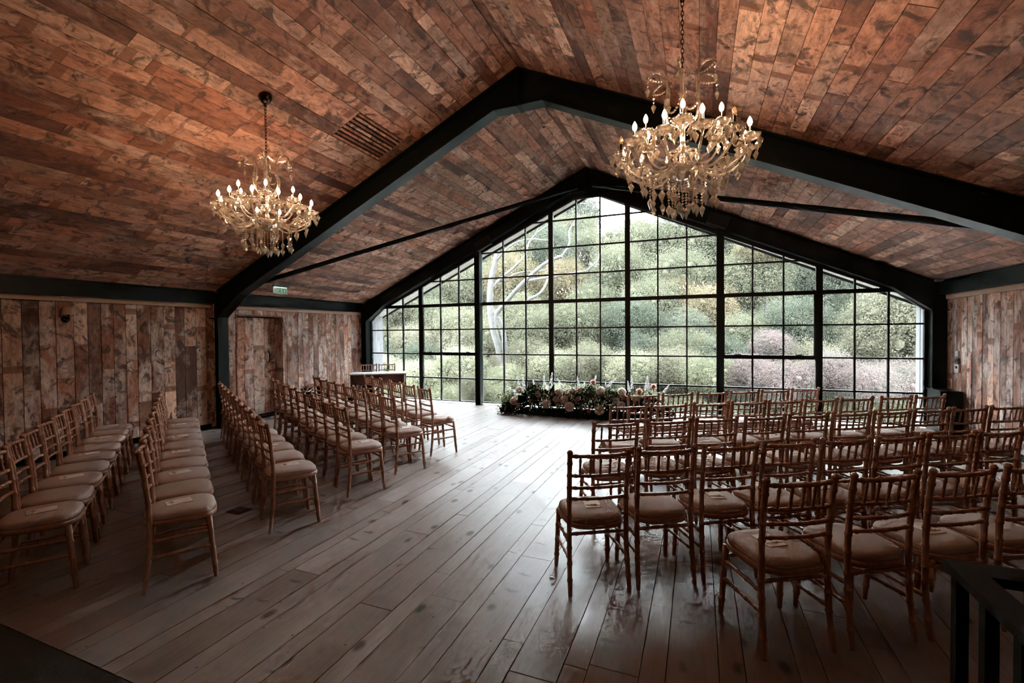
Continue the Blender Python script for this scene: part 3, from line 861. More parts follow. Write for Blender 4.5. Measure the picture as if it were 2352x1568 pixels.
    for k in range(6):
        swag(tips[k], (0, 0, 3.60), .05, 13); swag(pol(.135, 2*PI*k/6+.15, 3.33), pol(.135, 2*PI*(k+1)/6+.15, 3.33), .07, 9)
    return t
make_chandelier(-2.07, -6.24, 'lit crystal chandelier hanging from the left ceiling slope')
make_chandelier(2.09, -6.20, 'lit crystal chandelier hanging from the right ceiling slope', off=(1, 6, 10))

# ================================================================ FLOWERS
def leaf_cloud(n, fpos, size, seed, aspect=2.2, droop=.3):
    R_ = random.Random(seed); v, f = [], []
    for _ in range(n):
        p, out = fpos(R_)
        d = Vector((R_.gauss(0, 1), R_.gauss(0, 1), R_.gauss(0, 1)))
        d = (d.normalized()*.8 + out*.7 + Vector((0, 0, -droop*R_.random()))).normalized()
        w = d.cross(Vector((R_.gauss(0,1), R_.gauss(0,1), R_.gauss(0,1))))
        if w.length < 1e-4: continue
        w.normalize(); L = size*R_.uniform(.6, 1.35); b = len(v)
        v += [tuple(p), tuple(p + d*L*.5 + w*L/aspect*.5), tuple(p + d*L), tuple(p + d*L*.5 - w*L/aspect*.5)]
        f.append((b, b+1, b+2, b+3))
    mb = MB(); mb.v = v; mb.f = f; return mb
M['arr_green'] = foliage('arrangement_greens', [(.05,.11,.07), (.10,.19,.10), (.17,.27,.13), (.40,.38,.2)], 3.0, .35)
M['arr_light'] = foliage('pale_fern', [(.3,.42,.2), (.55,.62,.32), (.8,.75,.45)], 4.0, .4)
def petal_mat(name, c0, c1):
    m, nt, b = mat(name); nt.nodes.remove(b); oi = nd(nt, 'ShaderNodeObjectInfo')
    c = mixc(nt, oi.outputs['Random'], c0, c1)
    d = nd(nt, 'ShaderNodeBsdfDiffuse'); t = nd(nt, 'ShaderNodeBsdfTranslucent'); mx = nd(nt, 'ShaderNodeMixShader', i_0=.5)
    nt.links.new(c, d.inputs[0]); nt.links.new(c, t.inputs[0]); nt.links.new(d.outputs[0], mx.inputs[1]); nt.links.new(t.outputs[0], mx.inputs[2])
    nt.links.new(mx.outputs[0], nt.nodes['Material Output'].inputs[0])
    return m
M['dahlia'] = petal_mat('cream_dahlia_petals', (.93,.86,.80), (.93,.80,.73))
M['rose'] = petal_mat('pink_rose_petals', (.88,.46,.42), (.90,.58,.48))
M['rose_in'] = petal_mat('deep_rose_petals', (.70,.26,.24), (.74,.36,.28))
M['white_petal'] = petal_mat('white_petals', (.92,.91,.92), (.88,.87,.9))
M['eye'] = plain('dark_flower_eye', (.03,.028,.035), .7)
M['stem'] = plain('flower_stem', (.06,.11,.05), .7)
M['blush'] = petal_mat('peach_spray_petals', (.78,.56,.38), (.80,.70,.58))
def petal(mb, c, d, up, L, w, cup=.25):
    d = d.normalized(); s = d.cross(up)
    if s.length < 1e-4: s = d.orthogonal()
    s.normalize(); u = s.cross(d).normalized()
    a = c; m_ = c + d*L*.6 + u*L*cup*.3; e = c + d*L + u*L*cup
    mb.add([a, m_+s*w, e, m_-s*w], [(0, 1, 2, 3)])
def dahlia_mesh(seed):
    R_ = random.Random(seed); mb = MB(); n = 150
    for k in range(n):
        z = 1-1.72*(k+.5)/n; r = math.sqrt(max(0, 1-z*z)); an = k*2.39996
        d = Vector((r*math.cos(an), r*math.sin(an), z)); sc = .55+.45*min(1, k/50)
        petal(mb, d*.045, d + Vector((0, 0, -.15)), Vector((0, 0, 1)), .045*R_.uniform(.85, 1.1), .017*sc, .28)
    mb.lathe([(0, .05), (.03, .042), (.055, .01), (.05, -.03), (0, -.05)], 10)
    return mb.mesh('dahlia', M['dahlia'])
def rose_mesh():
    mb = MB()
    for ring, (n, r0, z0, L, tilt) in enumerate(((3, .012, .02, .034, .1), (5, .020, .012, .04, .3), (6, .028, .004, .046, .6), (7, .034, -.006, .05, 1.0))):
        for k in range(n):
            an = 2*PI*k/n + ring*.5; o = Vector((math.cos(an), math.sin(an), 0))
            d = o*tilt + Vector((0, 0, 1)); petal(mb, o*r0*.5+Vector((0, 0, z0-.02)), d, o*-1, L, .024, .3)
    mb.lathe([(0, .012), (.016, .008), (.024, -.012), (.01, -.03), (0, -.032)], 8)
    return mb.mesh('rose', M['rose'])
def rose_core():
    mb = MB()
    for k in range(7):
        an = k*2.4; o = Vector((math.cos(an), math.sin(an), 0)); petal(mb, o*.006+Vector((0, 0, .0)), o*.15+Vector((0, 0, 1)), -o, .036, .012, .3)
    return mb.mesh('rose_heart', M['rose_in'])
def spike_meshes(seed):
    R_ = random.Random(seed); st = MB().tube([(0, 0, -.28), (0, 0, 0), (.006, 0, .36)], [.005, .0045, .002], 5)
    fl_, ey = MB(), MB()
    for k in range(34):
        z = .0+.36*(k/34)**.9; r = .034*(1-.7*(k/34)); an = k*2.39996
        c = Vector((math.cos(an)*r, math.sin(an)*r, z)); o = Vector((math.cos(an), math.sin(an), .25)).normalized(); sz = .031*(1-.5*k/34)
        u = o.orthogonal().normalized(); w = o.cross(u)
        for q in range(5):
            b_ = 2*PI*q/5; d = (u*math.cos(b_)+w*math.sin(b_))
            petal(fl_, c, d + o*.25, o, sz, sz*.42, .1)
        ey.octa(tuple(c+o*.004), sz*.24, sz*.24)
    return st.mesh('spike_stem', M['stem']), fl_.mesh('florets', M['white_petal']), ey.mesh('floret_eyes', M['eye'])
def spray_mesh(seed):
    R_ = random.Random(seed); mb = MB()
    for _ in range(16):
        c = (R_.gauss(0, .03), R_.gauss(0, .02), R_.gauss(0, .04)); r = R_.uniform(.008, .016)
        mb.lathe([(0, r), (r*.8, r*.5), (r, 0), (r*.7, -r*.6), (0, -r)], 6, c)
    return mb.mesh('spray_blossoms', M['blush'], True)
fa_ = empty('flower_arrangement', (.1, -.85, 0)); tag(fa_, 'long low arrangement of cream dahlias, pink roses and white delphiniums on the floor', 'flowers')
FX0, FX1 = -1.62, 1.75
def ap(name, me, loc, rot=(0,0,0), s=1.0, parent=None):
    l = Vector(loc) - fa_.location
    return ob(name, me, parent or fa_, l if parent is None else loc, rot, (s, s, s))
ends = 1.0
def vol(R_):
    u = R_.uniform(-1, 1); x = (FX0+FX1)/2 + u*(FX1-FX0)/2
    taper = (1-abs(u)**5)*.75+.25
    an = R_.uniform(0, PI); rr = math.sqrt(R_.uniform(.35, 1))
    h = .46*taper*(1+.16*math.sin(x*5.1)+.1*math.sin(x*11)); dp = .21
    p = Vector((x, -.85 + math.cos(an)*dp*rr, .05 + math.sin(an)*h*rr))
    if R_.random() < .12: p.z = R_.uniform(.005, .06); p.y = -.85+R_.uniform(-.36, .3)
    out = Vector((u*.6*abs(u), math.cos(an), math.sin(an)))
    return p - fa_.location, out
lf = ob('foliage', leaf_cloud(9000, vol, .075, 3, 2.6).mesh('foliage', M['arr_green']), fa_); tag(lf, kind='stuff')
def vol2(R_):
    x = R_.choice([-1.45, -.15, .25, .62, 1.2, -1.6]) + R_.gauss(0, .1); z = .40 + abs(R_.gauss(0, .07))
    if x < -1.3: z = R_.uniform(.02, .4)
    return Vector((x, -.85+R_.gauss(0, .12), z)) - fa_.location, Vector((0, 0, 1))
ob('moss_base', MB().lathe([(0, .16), (.5, .15), (.85, .10), (1.0, 0), (0, 0)], 20).xform(Matrix.Translation(((FX0+FX1)/2-.1, 0, .002)) @ Matrix.Diagonal((1.5, .22, .9, 1))).mesh('moss_base', M['arr_green'], True), fa_)
lf2 = ob('fern_foliage', leaf_cloud(1500, vol2, .09, 5, 6.0).mesh('fern_foliage', M['arr_light']), fa_); tag(lf2, kind='stuff')
def fpix(cx_, cy_):
    """bloom at a spot of the photograph, on the sloping front of the arrangement"""
    px, py = 1140+cx_/5.6, 840+cy_/5.6
    y = -1.0
    for _ in range(6):
        p = pix(px, py, 1, y); y = -1.17 + .30*max(0, p.z)/.55
    return p
dm = [dahlia_mesh(s) for s in (1, 2, 3)]; rm = rose_mesh(); rc = rose_core(); sm = [spike_meshes(s) for s in (1, 2)]; pm = [spray_mesh(s) for s in (1, 2, 3)]
view = Vector((.2, -1, .35))
for k, (cx_, cy_, s) in enumerate(((230,450,1.05),(295,310,.9),(535,365,.72),(645,490,1.1),(805,340,1.05),(775,430,.9),(870,445,1.05),(940,525,1.15),(980,320,.85),(1340,325,1.1),(1325,570,1.15),(1615,335,.95),(1540,460,.9),(1605,510,.95),(2080,520,.9),(1800,420,.95),(825,375,.6),(1930,390,.7))):
    p = fpix(cx_, cy_); d = (Vector((RND.uniform(-.3,.3), -1, RND.uniform(.2, .8)))).normalized()
    ap('dahlia', dm[k % 3], p, d.to_track_quat('Z', 'Y').to_euler(), s*.98)
for k, (cx_, cy_, s) in enumerate(((455,460,1.0),(915,370,1.1),(1065,320,1.1),(1045,435,1.15),(1165,425,1.15),(1245,215,1.0),(1195,580,.85),(1655,415,1.15),(1840,330,1.1),(2020,275,1.1),(1800,460,1.1),(1965,440,1.1),(1750,580,.9),(725,360,.7),(435,570,.4))):
    p = fpix(cx_, cy_); d = (Vector((RND.uniform(-.4,.4), -1, RND.uniform(.2, .7)))).normalized()
    o = ap('rose', rm, p, d.to_track_quat('Z', 'Y').to_euler(), s*1.4)
    ap('rose_heart', rc, (0, 0, 0), parent=o)
    if cy_ < 300:
        l = p - fa_.location; ob('rose_stem', MB().tube([(l.x, l.y+.01, l.z-.03), (l.x-.01, l.y+.03, l.z-.3)], .004, 5).mesh('rose_stem', M['stem']), fa_)
for k, (x0, y0, x1, y1) in enumerate(((245,380,130,250),(290,260,268,140),(350,280,335,120),(375,400,355,270),(485,310,470,170),(620,270,610,120),(700,230,720,85),(650,330,740,215),(860,290,780,160),(1060,275,1040,130),(1125,345,1135,215),(1240,260,1285,120),(1405,290,1405,190),(1430,270,1540,150),(1705,330,1690,190),(1745,300,1735,140),(1925,310,1945,125),(2150,340,2225,240),(1110,300,1130,205),(1960,300,1950,170))):
    p = fpix(x0, y0); p.y = max(p.y, -.85); q = pix(1140+x1/5.6, 840+y1/5.6, 1, p.y+RND.uniform(-.03,.06)); d = q-p
    st, fl2, ey = sm[k % 2]; e = d.to_track_quat('Z', 'Y').to_euler(); s = d.length/.36
    o = ap('delphinium', st, p, e, s); ap('florets', fl2, (0,0,0), parent=o); ap('floret_eyes', ey, (0,0,0), parent=o)
for k, (cx_, cy_) in enumerate(((560,390),(690,400),(620,380),(800,500),(1120,510),(1300,460),(1380,470),(1410,380),(1200,330),(285,510),(1000,390),(540,300),(1590,400),(1500,380),(1270,400),(2110,390))):
    p = fpix(cx_, cy_); p.y -= .02; ap('spray_blossoms', pm[k % 3], p, (RND.uniform(-.5,.5), RND.uniform(-.5,.5), RND.uniform(0,6)), 1.0)

# ================================================================ SMALL FITTINGS
# wooden vent grille in the left ceiling slope
vg = empty('ceiling_vent', (-1.825, -4.785, RZ-SL*1.825)); tag(vg, 'slatted timber vent grille set into the left ceiling slope', 'vent')
v0, v1 = min(vent_d)*math.cos(ANG), max(vent_d)*math.cos(ANG); n_sl = 8
for k in range(n_sl):
    xm = v0 + (v1-v0)*(k+.5)/n_sl
    ob('slat', bm_c, vg, (-xm+1.825, 0, -SL*(xm-1.825)), (0, PI-ANG, 0), ((v1-v0)/n_sl*.62, VENT[1]-VENT[0]-.01, .02))
# smoke detector
p = Vector((-.17, -2.56, RZ-SL*.17)); sd = empty('smoke_detector', p); sd.rotation_euler = (0, -ANG, 0)
tag(sd, 'small white smoke detector on the ceiling near the ridge', 'smoke detector')
ob('base', MB().lathe([(0, .002), (.05, .002), (.05, -.018), (.044, -.03), (0, -.03)], 20).mesh('base', M['white'], True), sd)
ob('sensor_cap', MB().lathe([(0, -.03), (.026, -.03), (.026, -.045), (.02, -.05), (0, -.05)], 16).mesh('sensor_cap', M['grey_plastic'], True), sd)
# little camera on the left slope, sensor in the right corner
p = Vector((-5.01, -5.16, RZ-SL*5.01)); sc_ = empty('ceiling_sensor', p); tag(sc_, 'tiny dark dome sensor low on the left ceiling slope', 'sensor')
ob('dome', MB().lathe([(0, -.05), (.02, -.045), (.032, -.02), (.036, .0), (.036, .02), (0, .02)], 14).mesh('dome', M['grey_plastic'], True), sc_)
ob('lens', MB().lathe([(0, -.058), (.008, -.055), (.010, -.048), (0, -.046)], 10).mesh('lens', M['black'], True), sc_)
cs_ = empty('corner_sensor', (5.80, -.36, 2.482)); tag(cs_, 'small pale grey sensor box under the ceiling in the right corner', 'sensor')
ob('housing', MB().box(-.05, .05, -.035, .035, -.03, .0).mesh('housing', plain('pale_grey_plastic', (.45,.44,.44), .5)), cs_)
ob('bracket', MB().box(-.03, .03, -.02, .02, .0, .02).mesh('bracket', M['grey_plastic']), cs_)
# edge-lit exit sign hanging off the left slope
M['exit_led'] = emit('exit_led', (.55,1.0,.75), 1.0); M['exit_green'] = emit('exit_green', (.03,.45,.16), .12)
acr = crystal('clear_acrylic', (.93,.99,.95,1), .06)
ex = empty('exit_sign', (-5.47, -3.09, RZ-SL*5.47)); tag(ex, 'edge-lit green emergency exit sign hanging under the left slope', 'exit sign')
ob('housing', MB().box(-.03, .03, -.185, .185, -.03, .035).mesh('housing', M['grey_plastic']), ex)
ob('acrylic_blade', MB().box(-.003, .003, -.17, .17, -.17, -.03).mesh('acrylic_blade', acr), ex)
for k in range(6): ob('led', MB().box(.0, .008, -.135+.05*k, -.115+.05*k, -.042, -.031).mesh('led', M['exit_led']), ex)
man = MB()
for y0, z0, y1, z1, r in ((-.015,-.065,-.02,-.10,.009),(-.02,-.10,.01,-.125,.007),(.01,-.125,.005,-.155,.006),(-.02,-.10,-.045,-.13,.007),(-.045,-.13,-.07,-.135,.006),(-.015,-.072,.025,-.088,.005),(-.015,-.072,-.045,-.09,.005),(.06,-.06,.06,-.15,.006),(.06,-.06,.12,-.06,.006),(.12,-.06,.12,-.15,.006),(-.12,-.10,-.08,-.10,.006),(-.12,-.10,-.105,-.085,.005),(-.12,-.10,-.105,-.115,.005)):
    man.tube([(.006, y0, z0), (.006, y1, z1)], r*.7, 5)
man.lathe([(0, .010), (.008, .006), (.010, 0), (.008, -.006), (0, -.010)], 8, (.006, -.012, -.052))
ob('running_man', man.mesh('running_man', M['exit_green']), ex)
# wall sconce
sn = empty('wall_sconce', (-5.90, -6.22, 1.94)); tag(sn, 'wall light with cream tapered shade on the left boarded wall', 'wall light')
ob('shade', MB().lathe([(.084, .045), (.060, .150), (.058, .150), (.081, .045)], 24).mesh('shade', M['cream'], True), sn)
ob('bracket_arm', MB().tube([(-.09, 0, -.02), (-.04, 0, -.05), (0, 0, -.03), (0, 0, .08)], .008, 8).mesh('bracket_arm', M['bronze'], True), sn)
ob('wall_plate', MB().lathe([(0, -.008), (.045, -.008), (.04, .008), (0, .012)], 16).xform(Matrix.Translation((-.092, 0, -.02)) @ Matrix.Rotation(PI/2, 4, 'Y')).mesh('wall_plate', M['bronze'], True), sn)
ob('lamp_holder', MB().lathe([(0, .06), (.018, .06), (.018, .10), (.012, .14), (0, .14)], 12).mesh('lamp_holder', M['bronze'], True), sn)
# switches on the right wall
def wall_unit(name, z, w, h, mt, label, cat, y=-.485, d=.022):
    r = empty(name, (5.997, y, z)); tag(r, label, cat)
    ob('back_box', MB().box(-d, 0, -w/2, w/2, -h/2, h/2).mesh('back_box', mt), r); return r
r = wall_unit('motion_sensor', 1.292, .08, .085, M['white'], 'small white sensor box, topmost on the right boarded wall', 'sensor')
ob('sensor_window', MB().box(-.026, -.022, -.02, .02, -.02, .0).mesh('sensor_window', M['white']), r)
r = wall_unit('light_switch', 1.182, .085, .085, M['grey_plastic'], 'dark grey light switch between two white boxes on the right wall', 'switch')
for q in (-.02, .02): ob('rocker', MB().box(-.028, -.022, q-.012, q+.012, -.02, .02).mesh('rocker', M['grey_plastic']), r)
r = wall_unit('thermostat', 1.058, .12, .125, M['white'], 'white thermostat with a dark display on the right wall', 'thermostat')
ob('display', MB().box(-.0245, -.022, -.03, .03, .0, .04).mesh('display', M['black']), r)
for q in (-.03, 0, .03): ob('button', MB().box(-.025, -.022, q-.008, q+.008, -.04, -.025).mesh('button', M['white']), r)
# black cabinet in the right corner
cb = empty('corner_cabinet', (5.85, -.42, 0)); tag(cb, 'low black metal cabinet in the right window corner', 'cabinet')
ob('body', MB().box(-.145, .118, -.27, .195, .012, .695).mesh('body', M['steel']), cb)
ob('lid', MB().box(-.155, .12, -.28, .20, .695, .715).mesh('lid', M['steel']), cb)
ob('plinth', MB().box(-.13, .11, -.26, .19, .0, .012).mesh('plinth', M['black']), cb)
# loudspeakers on the gable frame
for px, py, nm, lb in ((1650, 507, 1, 'black box loudspeaker on the gable frame right of the window peak'), (1110, 560, -1, 'black box loudspeaker on the gable frame left of the window peak')):
    q = pix(px, py, 1, -.27); sp = empty('loudspeaker', q); sp.rotation_euler = (0, nm*ANG, 0); tag(sp, lb, 'speaker', 'loudspeakers on the gable frame')
    ob('cabinet', MB().box(-.19, .19, -.05, .055, -.10, .10).mesh('cabinet', M['black']), sp)
    ob('grille', MB().box(-.175, .175, -.058, -.05, -.088, .088).mesh('grille', plain('speaker_grille', (.012,.012,.012), .8, 0, .5, 300, .5)), sp)
    ob('bracket', MB().box(-.03, .03, .055, .075, -.03, .03).mesh('bracket', M['steel']), sp)
# floor socket box
fb = empty('floor_socket', (-1.885, -6.77, .0015)); tag(fb, 'dark metal floor socket cover set in the floorboards', 'floor socket')
ob('cover', MB().box(-.085, .085, -.07, .07, 0, .004).mesh('cover', plain('dull_brown_metal', (.05,.04,.032), .5, .7)), fb)
ob('hinge_lid', MB().box(-.06, .06, -.045, .045, .004, .006).mesh('hinge_lid', M['black']), fb)
# plant table by the left wall
pt = empty('side_table', (-5.58, -2.22, 0)); tag(pt, 'small dark side table against the left boarded wall', 'table')
ob('table_top', MB().box(-.22, .22, -.26, .26, .36, .385).mesh('table_top', M['black']), pt)
for sx in (-1, 1):
    for sy in (-1, 1): ob('leg', MB().box(*sorted((sx*.19, sx*.215)), *sorted((sy*.23, sy*.255)), 0, .36).mesh('leg', M['black']), pt)
vs_ = empty('plant_bowl', (-5.60, -2.36, .385)); tag(vs_, 'silver bowl of spiky green and pink foliage on the dark side table', 'plant')
ob('bowl', MB().lathe([(0, 0), (.05, .0), (.055, .01), (.09, .05), (.115, .11), (.110, .11), (.08, .05), (0, .03)], 18).mesh('bowl', plain('silver', (.55,.56,.58), .25, 1.0), True), vs_)
lm = MB(); lm2 = MB(); R2 = random.Random(4)
for k in range(46):
    an = R2.uniform(0, 2*PI); el = R2.uniform(.15, 1.2); L = R2.uniform(.12, .22); d = Vector((math.cos(an)*math.cos(el), math.sin(an)*math.cos(el), math.sin(el)))
    petal(lm if k % 3 else lm2, Vector((d.x*.02, d.y*.02, .08)), d, Vector((0, 0, 1)), L, .014, -.15)
ob('leaves', lm.mesh('leaves', foliage('spiky_leaves', [(.03,.08,.05), (.08,.17,.10), (.2,.28,.18)], 6, .2)), vs_); ob('pink_leaves', lm2.mesh('pink_leaves', petal_mat('pink_leaf', (.5,.3,.3), (.5,.36,.34))), vs_)
bagr = empty('black_bag', (-5.52, -2.06, .386)); tag(bagr, 'black bag with two looped handles beside the plant bowl', 'bag')
bag = MB(); rows = []
for z, sx, sy in ((0, .07, .075), (.02, .085, .085), (.12, .08, .085), (.17, .05, .08), (.18, .02, .07)):
    rows.append([(sx*math.copysign(abs(math.cos(u))**.6, math.cos(u)), sy*math.copysign(abs(math.sin(u))**.6, math.sin(u)), z) for u in [2*PI*q/16 for q in range(16)]])
vv = [v for r_ in rows for v in r_]; ff = [tuple(range(15, -1, -1)), tuple(range(64, 80))]
for a_ in range(4):
    for q in range(16): ff.append((a_*16+q, a_*16+(q+1)%16, (a_+1)*16+(q+1)%16, (a_+1)*16+q))
ob('bag_body', bag.add(vv, ff).mesh('bag_body', M['black'], True), bagr)
for sx in (-.035, .035): ob('handle', MB().tube([(sx, -.05, .16), (sx*1.1, -.045, .22), (sx*1.1, 0, .255), (sx*1.1, .045, .22), (sx, .05, .16)], .007, 6).mesh('handle', M['black'], True), bagr)

# ---- balustrade by the stair, near the camera on the right
bl = empty('stair_balustrade', (2.80, -8.41, 0)); tag(bl, 'dark green steel balustrade with flat handrail in the lower right corner', 'railing')
ob('handrail', MB().box(-.032, .028, -1.7, .04, 1.078, 1.10).mesh('handrail', M['rail']), bl)
ob('handrail', MB().box(.028, 3.1, -.035, .04, 1.078, 1.10).mesh('handrail', M['rail']), bl)
ob('bottom_rail', MB().box(-.02, .016, -1.7, .02, .06, .08).mesh('bottom_rail', M['rail']), bl)
ob('bottom_rail', MB().box(.016, 3.1, -.016, .02, .06, .08).mesh('bottom_rail', M['rail']), bl)
bal = MB().box(-.0125, .0125, -.0125, .0125, 0, 1).mesh('baluster', M['rail'])
for k in range(14): ob('baluster', bal, bl, (-.004, .022-.1235*k, .004), (0,0,0), (1, 1, 1.075))
for k in range(1, 25): ob('baluster', bal, bl, (.1235*k, .005, .004), (0,0,0), (1, 1, 1.075))
for x, y in ((3.08, 0), (0, -1.68)): ob('newel_post', MB().box(-.02, .02, -.02, .02, .004, 1.078).mesh('newel_post', M['rail']), bl, (x, y, 0))

# ================================================================ OUTSIDE
def hill(x, y):
    az = math.degrees(math.atan2(x-CAM.x, y-CAM.y))
    dip = math.exp(-((az+8.5)/5.2)**2)
    base = -1.3 + max(0, y-5)*.40 - max(0, y-34)*.25
    base -= dip*max(0, y-16)*.165
    return base + .35*math.sin(x*.33+y*.2) * min(1, max(0, (y-4)/6))
G1 = [(.060,.085,.035), (.12,.14,.06), (.20,.20,.09), (.27,.24,.12)]
M['f_pale'] = foliage('pale_green_leaves', [(0.11, 0.121, 0.085), (0.174, 0.18, 0.123), (0.244, 0.241, 0.165), (0.322, 0.297, 0.207)], .9)
M['f_teal'] = foliage('blue_green_leaves', [(.085,.098,.074), (.13,.147,.11), (.18,.195,.148), (.245,.255,.195)], .9)
M['f_gold'] = foliage('golden_green_leaves', [(0.11, 0.115, 0.083), (0.191, 0.186, 0.131), (0.279, 0.262, 0.188), (0.368, 0.336, 0.254)], 1.4)
M['f_orange'] = foliage('turning_orange_leaves', [(0.139, 0.139, 0.091), (0.209, 0.185, 0.117), (0.297, 0.237, 0.153), (0.356, 0.292, 0.196)], 1.4)
M['f_pink'] = foliage('pink_shrub_leaves', [(0.129, 0.142, 0.108), (0.226, 0.213, 0.185), (0.294, 0.225, 0.216), (0.346, 0.285, 0.271)], 2.2)
M['f_light'] = foliage('light_leaves', [(.21,.225,.15), (.30,.31,.205), (.40,.395,.27), (.5,.46,.33)], 1.6)
M['f_red'] = foliage('dark_red_leaves', [(.10,.035,.03), (.22,.08,.06), (.28,.13,.09)], 2.0)
M['bark_pale'] = plain('pale_bark', (.016,.0145,.0125), .8, 0, .55, 5)
M['bark'] = plain('brown_bark', (.012,.010,.008), .9, 0, .3, 8)
M['ground'] = foliage('undergrowth', [(0.055, 0.065, 0.045), (0.103, 0.113, 0.078), (0.153, 0.148, 0.113)], .7, 0)
gr = MB(); NX, NY = 60, 44
for j in range(NY):
    y = .7 + (j/(NY-1))**1.4*62
    for i in range(NX):
        x = -58 + 100*i/(NX-1); gr.v.append((x, y, hill(x, y) if y > 1 else -1.3))
for j in range(NY-1):
    for i in range(NX-1): gr.f.append((j*NX+i, j*NX+i+1, (j+1)*NX+i+1, (j+1)*NX+i))
go = ob('garden_ground', gr.mesh('garden_ground', M['ground'], True)); tag(go, 'wooded bank rising behind the window', kind='structure')

te = ob('bounce_slab', MB().box(-9, 9, .66, 3.1, -1.3, -.46).mesh('bounce_slab', plain('bounce_slab_pale', (.50,.485,.46), .9, 0, .2, 60, .5))); tag(te, 'added unseen pale slab bouncing daylight up from below the gable window', kind='structure')  # unseen pale slab, added outside to bounce daylight up onto the ceiling
def crown_meshes(seed, n, leaf, blobs, sx=1.0, sz=1.0, flat=0.0, spread=.72):
    """unit crown (about 1 m radius): lumpy core plus a coat of leaves"""
    R_ = random.Random(seed); cs = []
    for k in range(blobs):
        z = 1-2*(k+.5)/blobs; r = math.sqrt(1-z*z); an = k*2.39996+R_.uniform(-.4,.4)
        q = R_.uniform(.75, 1.0)*spread
        cs.append((Vector((r*math.cos(an)*sx*q, r*math.sin(an)*sx*q, z*sz*q)), R_.uniform(.22, .40)))
    core = MB()
    for c, r in cs:
        rr = r*.26
        core.lathe([(0, rr), (rr*.6, rr*.75), (rr*.95, rr*.2), (rr*.9, -rr*.4), (rr*.5, -rr*.85), (0, -rr)], 8, tuple(c))
    def fpos(R2):
        c, r = cs[R2.randrange(len(cs))]
        d = Vector((R2.gauss(0,1), R2.gauss(0,1), R2.gauss(0,1)+.15)).normalized()
        return c + d*r*min(1.75, .62+abs(R2.gauss(0, .36))), Vector((d.x, d.y, d.z))
    return core, leaf_cloud(n, fpos, leaf, seed+50, 1.9, .5)
CROWNS = []
for k, (n, lf_, b_, sx, sz) in enumerate(((42000, .036, 34, 1.0, .95), (42000, .038, 40, 1.05, .85), (40000, .036, 32, .9, 1.1), (42000, .034, 44, 1.1, .75))):
    co, lv = crown_meshes(10+k, n, lf_, b_, sx, sz); CROWNS.append((co.v, co.f, lv.v, lv.f))
_cache = {}
SHAPES = {'f_pale': (0, 1, 3), 'f_teal': (2, 1), 'f_gold': (3, 0), 'f_orange': (1,), 'f_pink': (0, 3), 'f_red': (2,), 'f_light': (0, 3)}
def crown(k, mt):
    key = (k, mt)
    if key not in _cache:
        out = []
        for nm, v, f in (('crown_mass', CROWNS[k][0], CROWNS[k][1]), ('leaves', CROWNS[k][2], CROWNS[k][3])):
            mb = MB(); mb.v = v; mb.f = f; out.append(mb.mesh(nm, M[mt], nm == 'crown_mass'))
        _cache[key] = out
    return _cache[key]
trunk_me = MB().tube([(0,0,0), (.03,.02,.4), (-.02,0,.8), (0,.02,1.2)], [.075,.055,.045,.02], 8).mesh('trunk', M['bark'], True)
def tree(name, x, y, rad, mt, label, cat='tree', group=None, k=None, zc=None, rz=None, zscale=1.0):
    z0 = hill(x, y); zc = zc if zc is not None else z0 + rad*1.25
    t = empty(name, (x, y, z0)); tag(t, label, cat, group)
    k = RND.randrange(4) if k is None else k
    k = SHAPES[mt][k % len(SHAPES[mt])]
    core, lv = crown(k, mt); a = RND.uniform(0, 6.28)
    ob('crown_mass', core, t, (0, 0, zc-z0), (0, 0, a), (rad, rad, rad*zscale))
    o = ob('leaves', lv, t, (0, 0, zc-z0), (0, 0, a), (rad, rad, rad*zscale)); tag(o, kind='stuff')
    h = max(.3, zc-z0); ob('trunk', trunk_me, t, (0, 0, -.1), (0, 0, a), (rad*.9, rad*.9, h/1.0))
    return t
KIND = {'f_pale': 'pale green broadleaf tree in the wood on the hillside', 'f_teal': 'dusky blue-green tree in the wood on the hillside', 'f_gold': 'golden green tree in the wood on the hillside', 'f_orange': 'orange-tinged autumn tree in the wood on the hillside'}
for y, sp, r0 in ((9.5, 2.6, 1.35), (13.5, 3.2, 1.75), (18, 3.9, 2.15), (23.5, 4.6, 2.6), (30, 5.6, 3.1), (37, 6.6, 3.5)):
    xa = -.86*(y+9.85)+1; xb = .46*(y+9.85)+3.5
    x = xa + RND.uniform(0, sp)
    while x < xb:
        xx = x+RND.uniform(-.5,.5); yy = y+RND.uniform(-1.2,1.2); r = r0*RND.uniform(.85,1.2)
        az = math.degrees(math.atan2(xx-CAM.x, yy-CAM.y))
        u = RND.random()
        if az > 2: mt = 'f_teal' if u < .4 else 'f_pale' if u < .72 else 'f_gold'
        else: mt = 'f_pale' if u < .62 else 'f_teal' if u < .86 else 'f_gold' if u < .95 else 'f_orange'
        if y > 20 and abs(az+8.5) < 5.5: r *= .66
        tree('hillside_tree', xx, yy, r, mt, KIND[mt], 'tree', 'trees of the wooded hillside ' + mt[2:])
        x += sp*RND.uniform(.85, 1.15)
for y, sp, r0 in ((6.3, 1.7, 1.0), (7.9, 1.9, 1.15)):
    x = -.86*(y+9.85)
    while x < .46*(y+9.85)+3.5:
        u = RND.random(); mt = 'f_pale' if u < .6 else 'f_teal' if u < .85 else 'f_gold'
        tree('bank_shrub', x+RND.uniform(-.4,.4), y+RND.uniform(-.5,.5), r0*RND.uniform(.85,1.2), mt, {'f_pale': 'pale green', 'f_teal': 'dusky blue-green', 'f_gold': 'golden green'}[mt]+' leafy shrub at the foot of the wooded bank', 'shrub', 'shrubs along the foot of the bank '+mt[2:])
        x += sp*RND.uniform(.85, 1.15)
x = -8.5
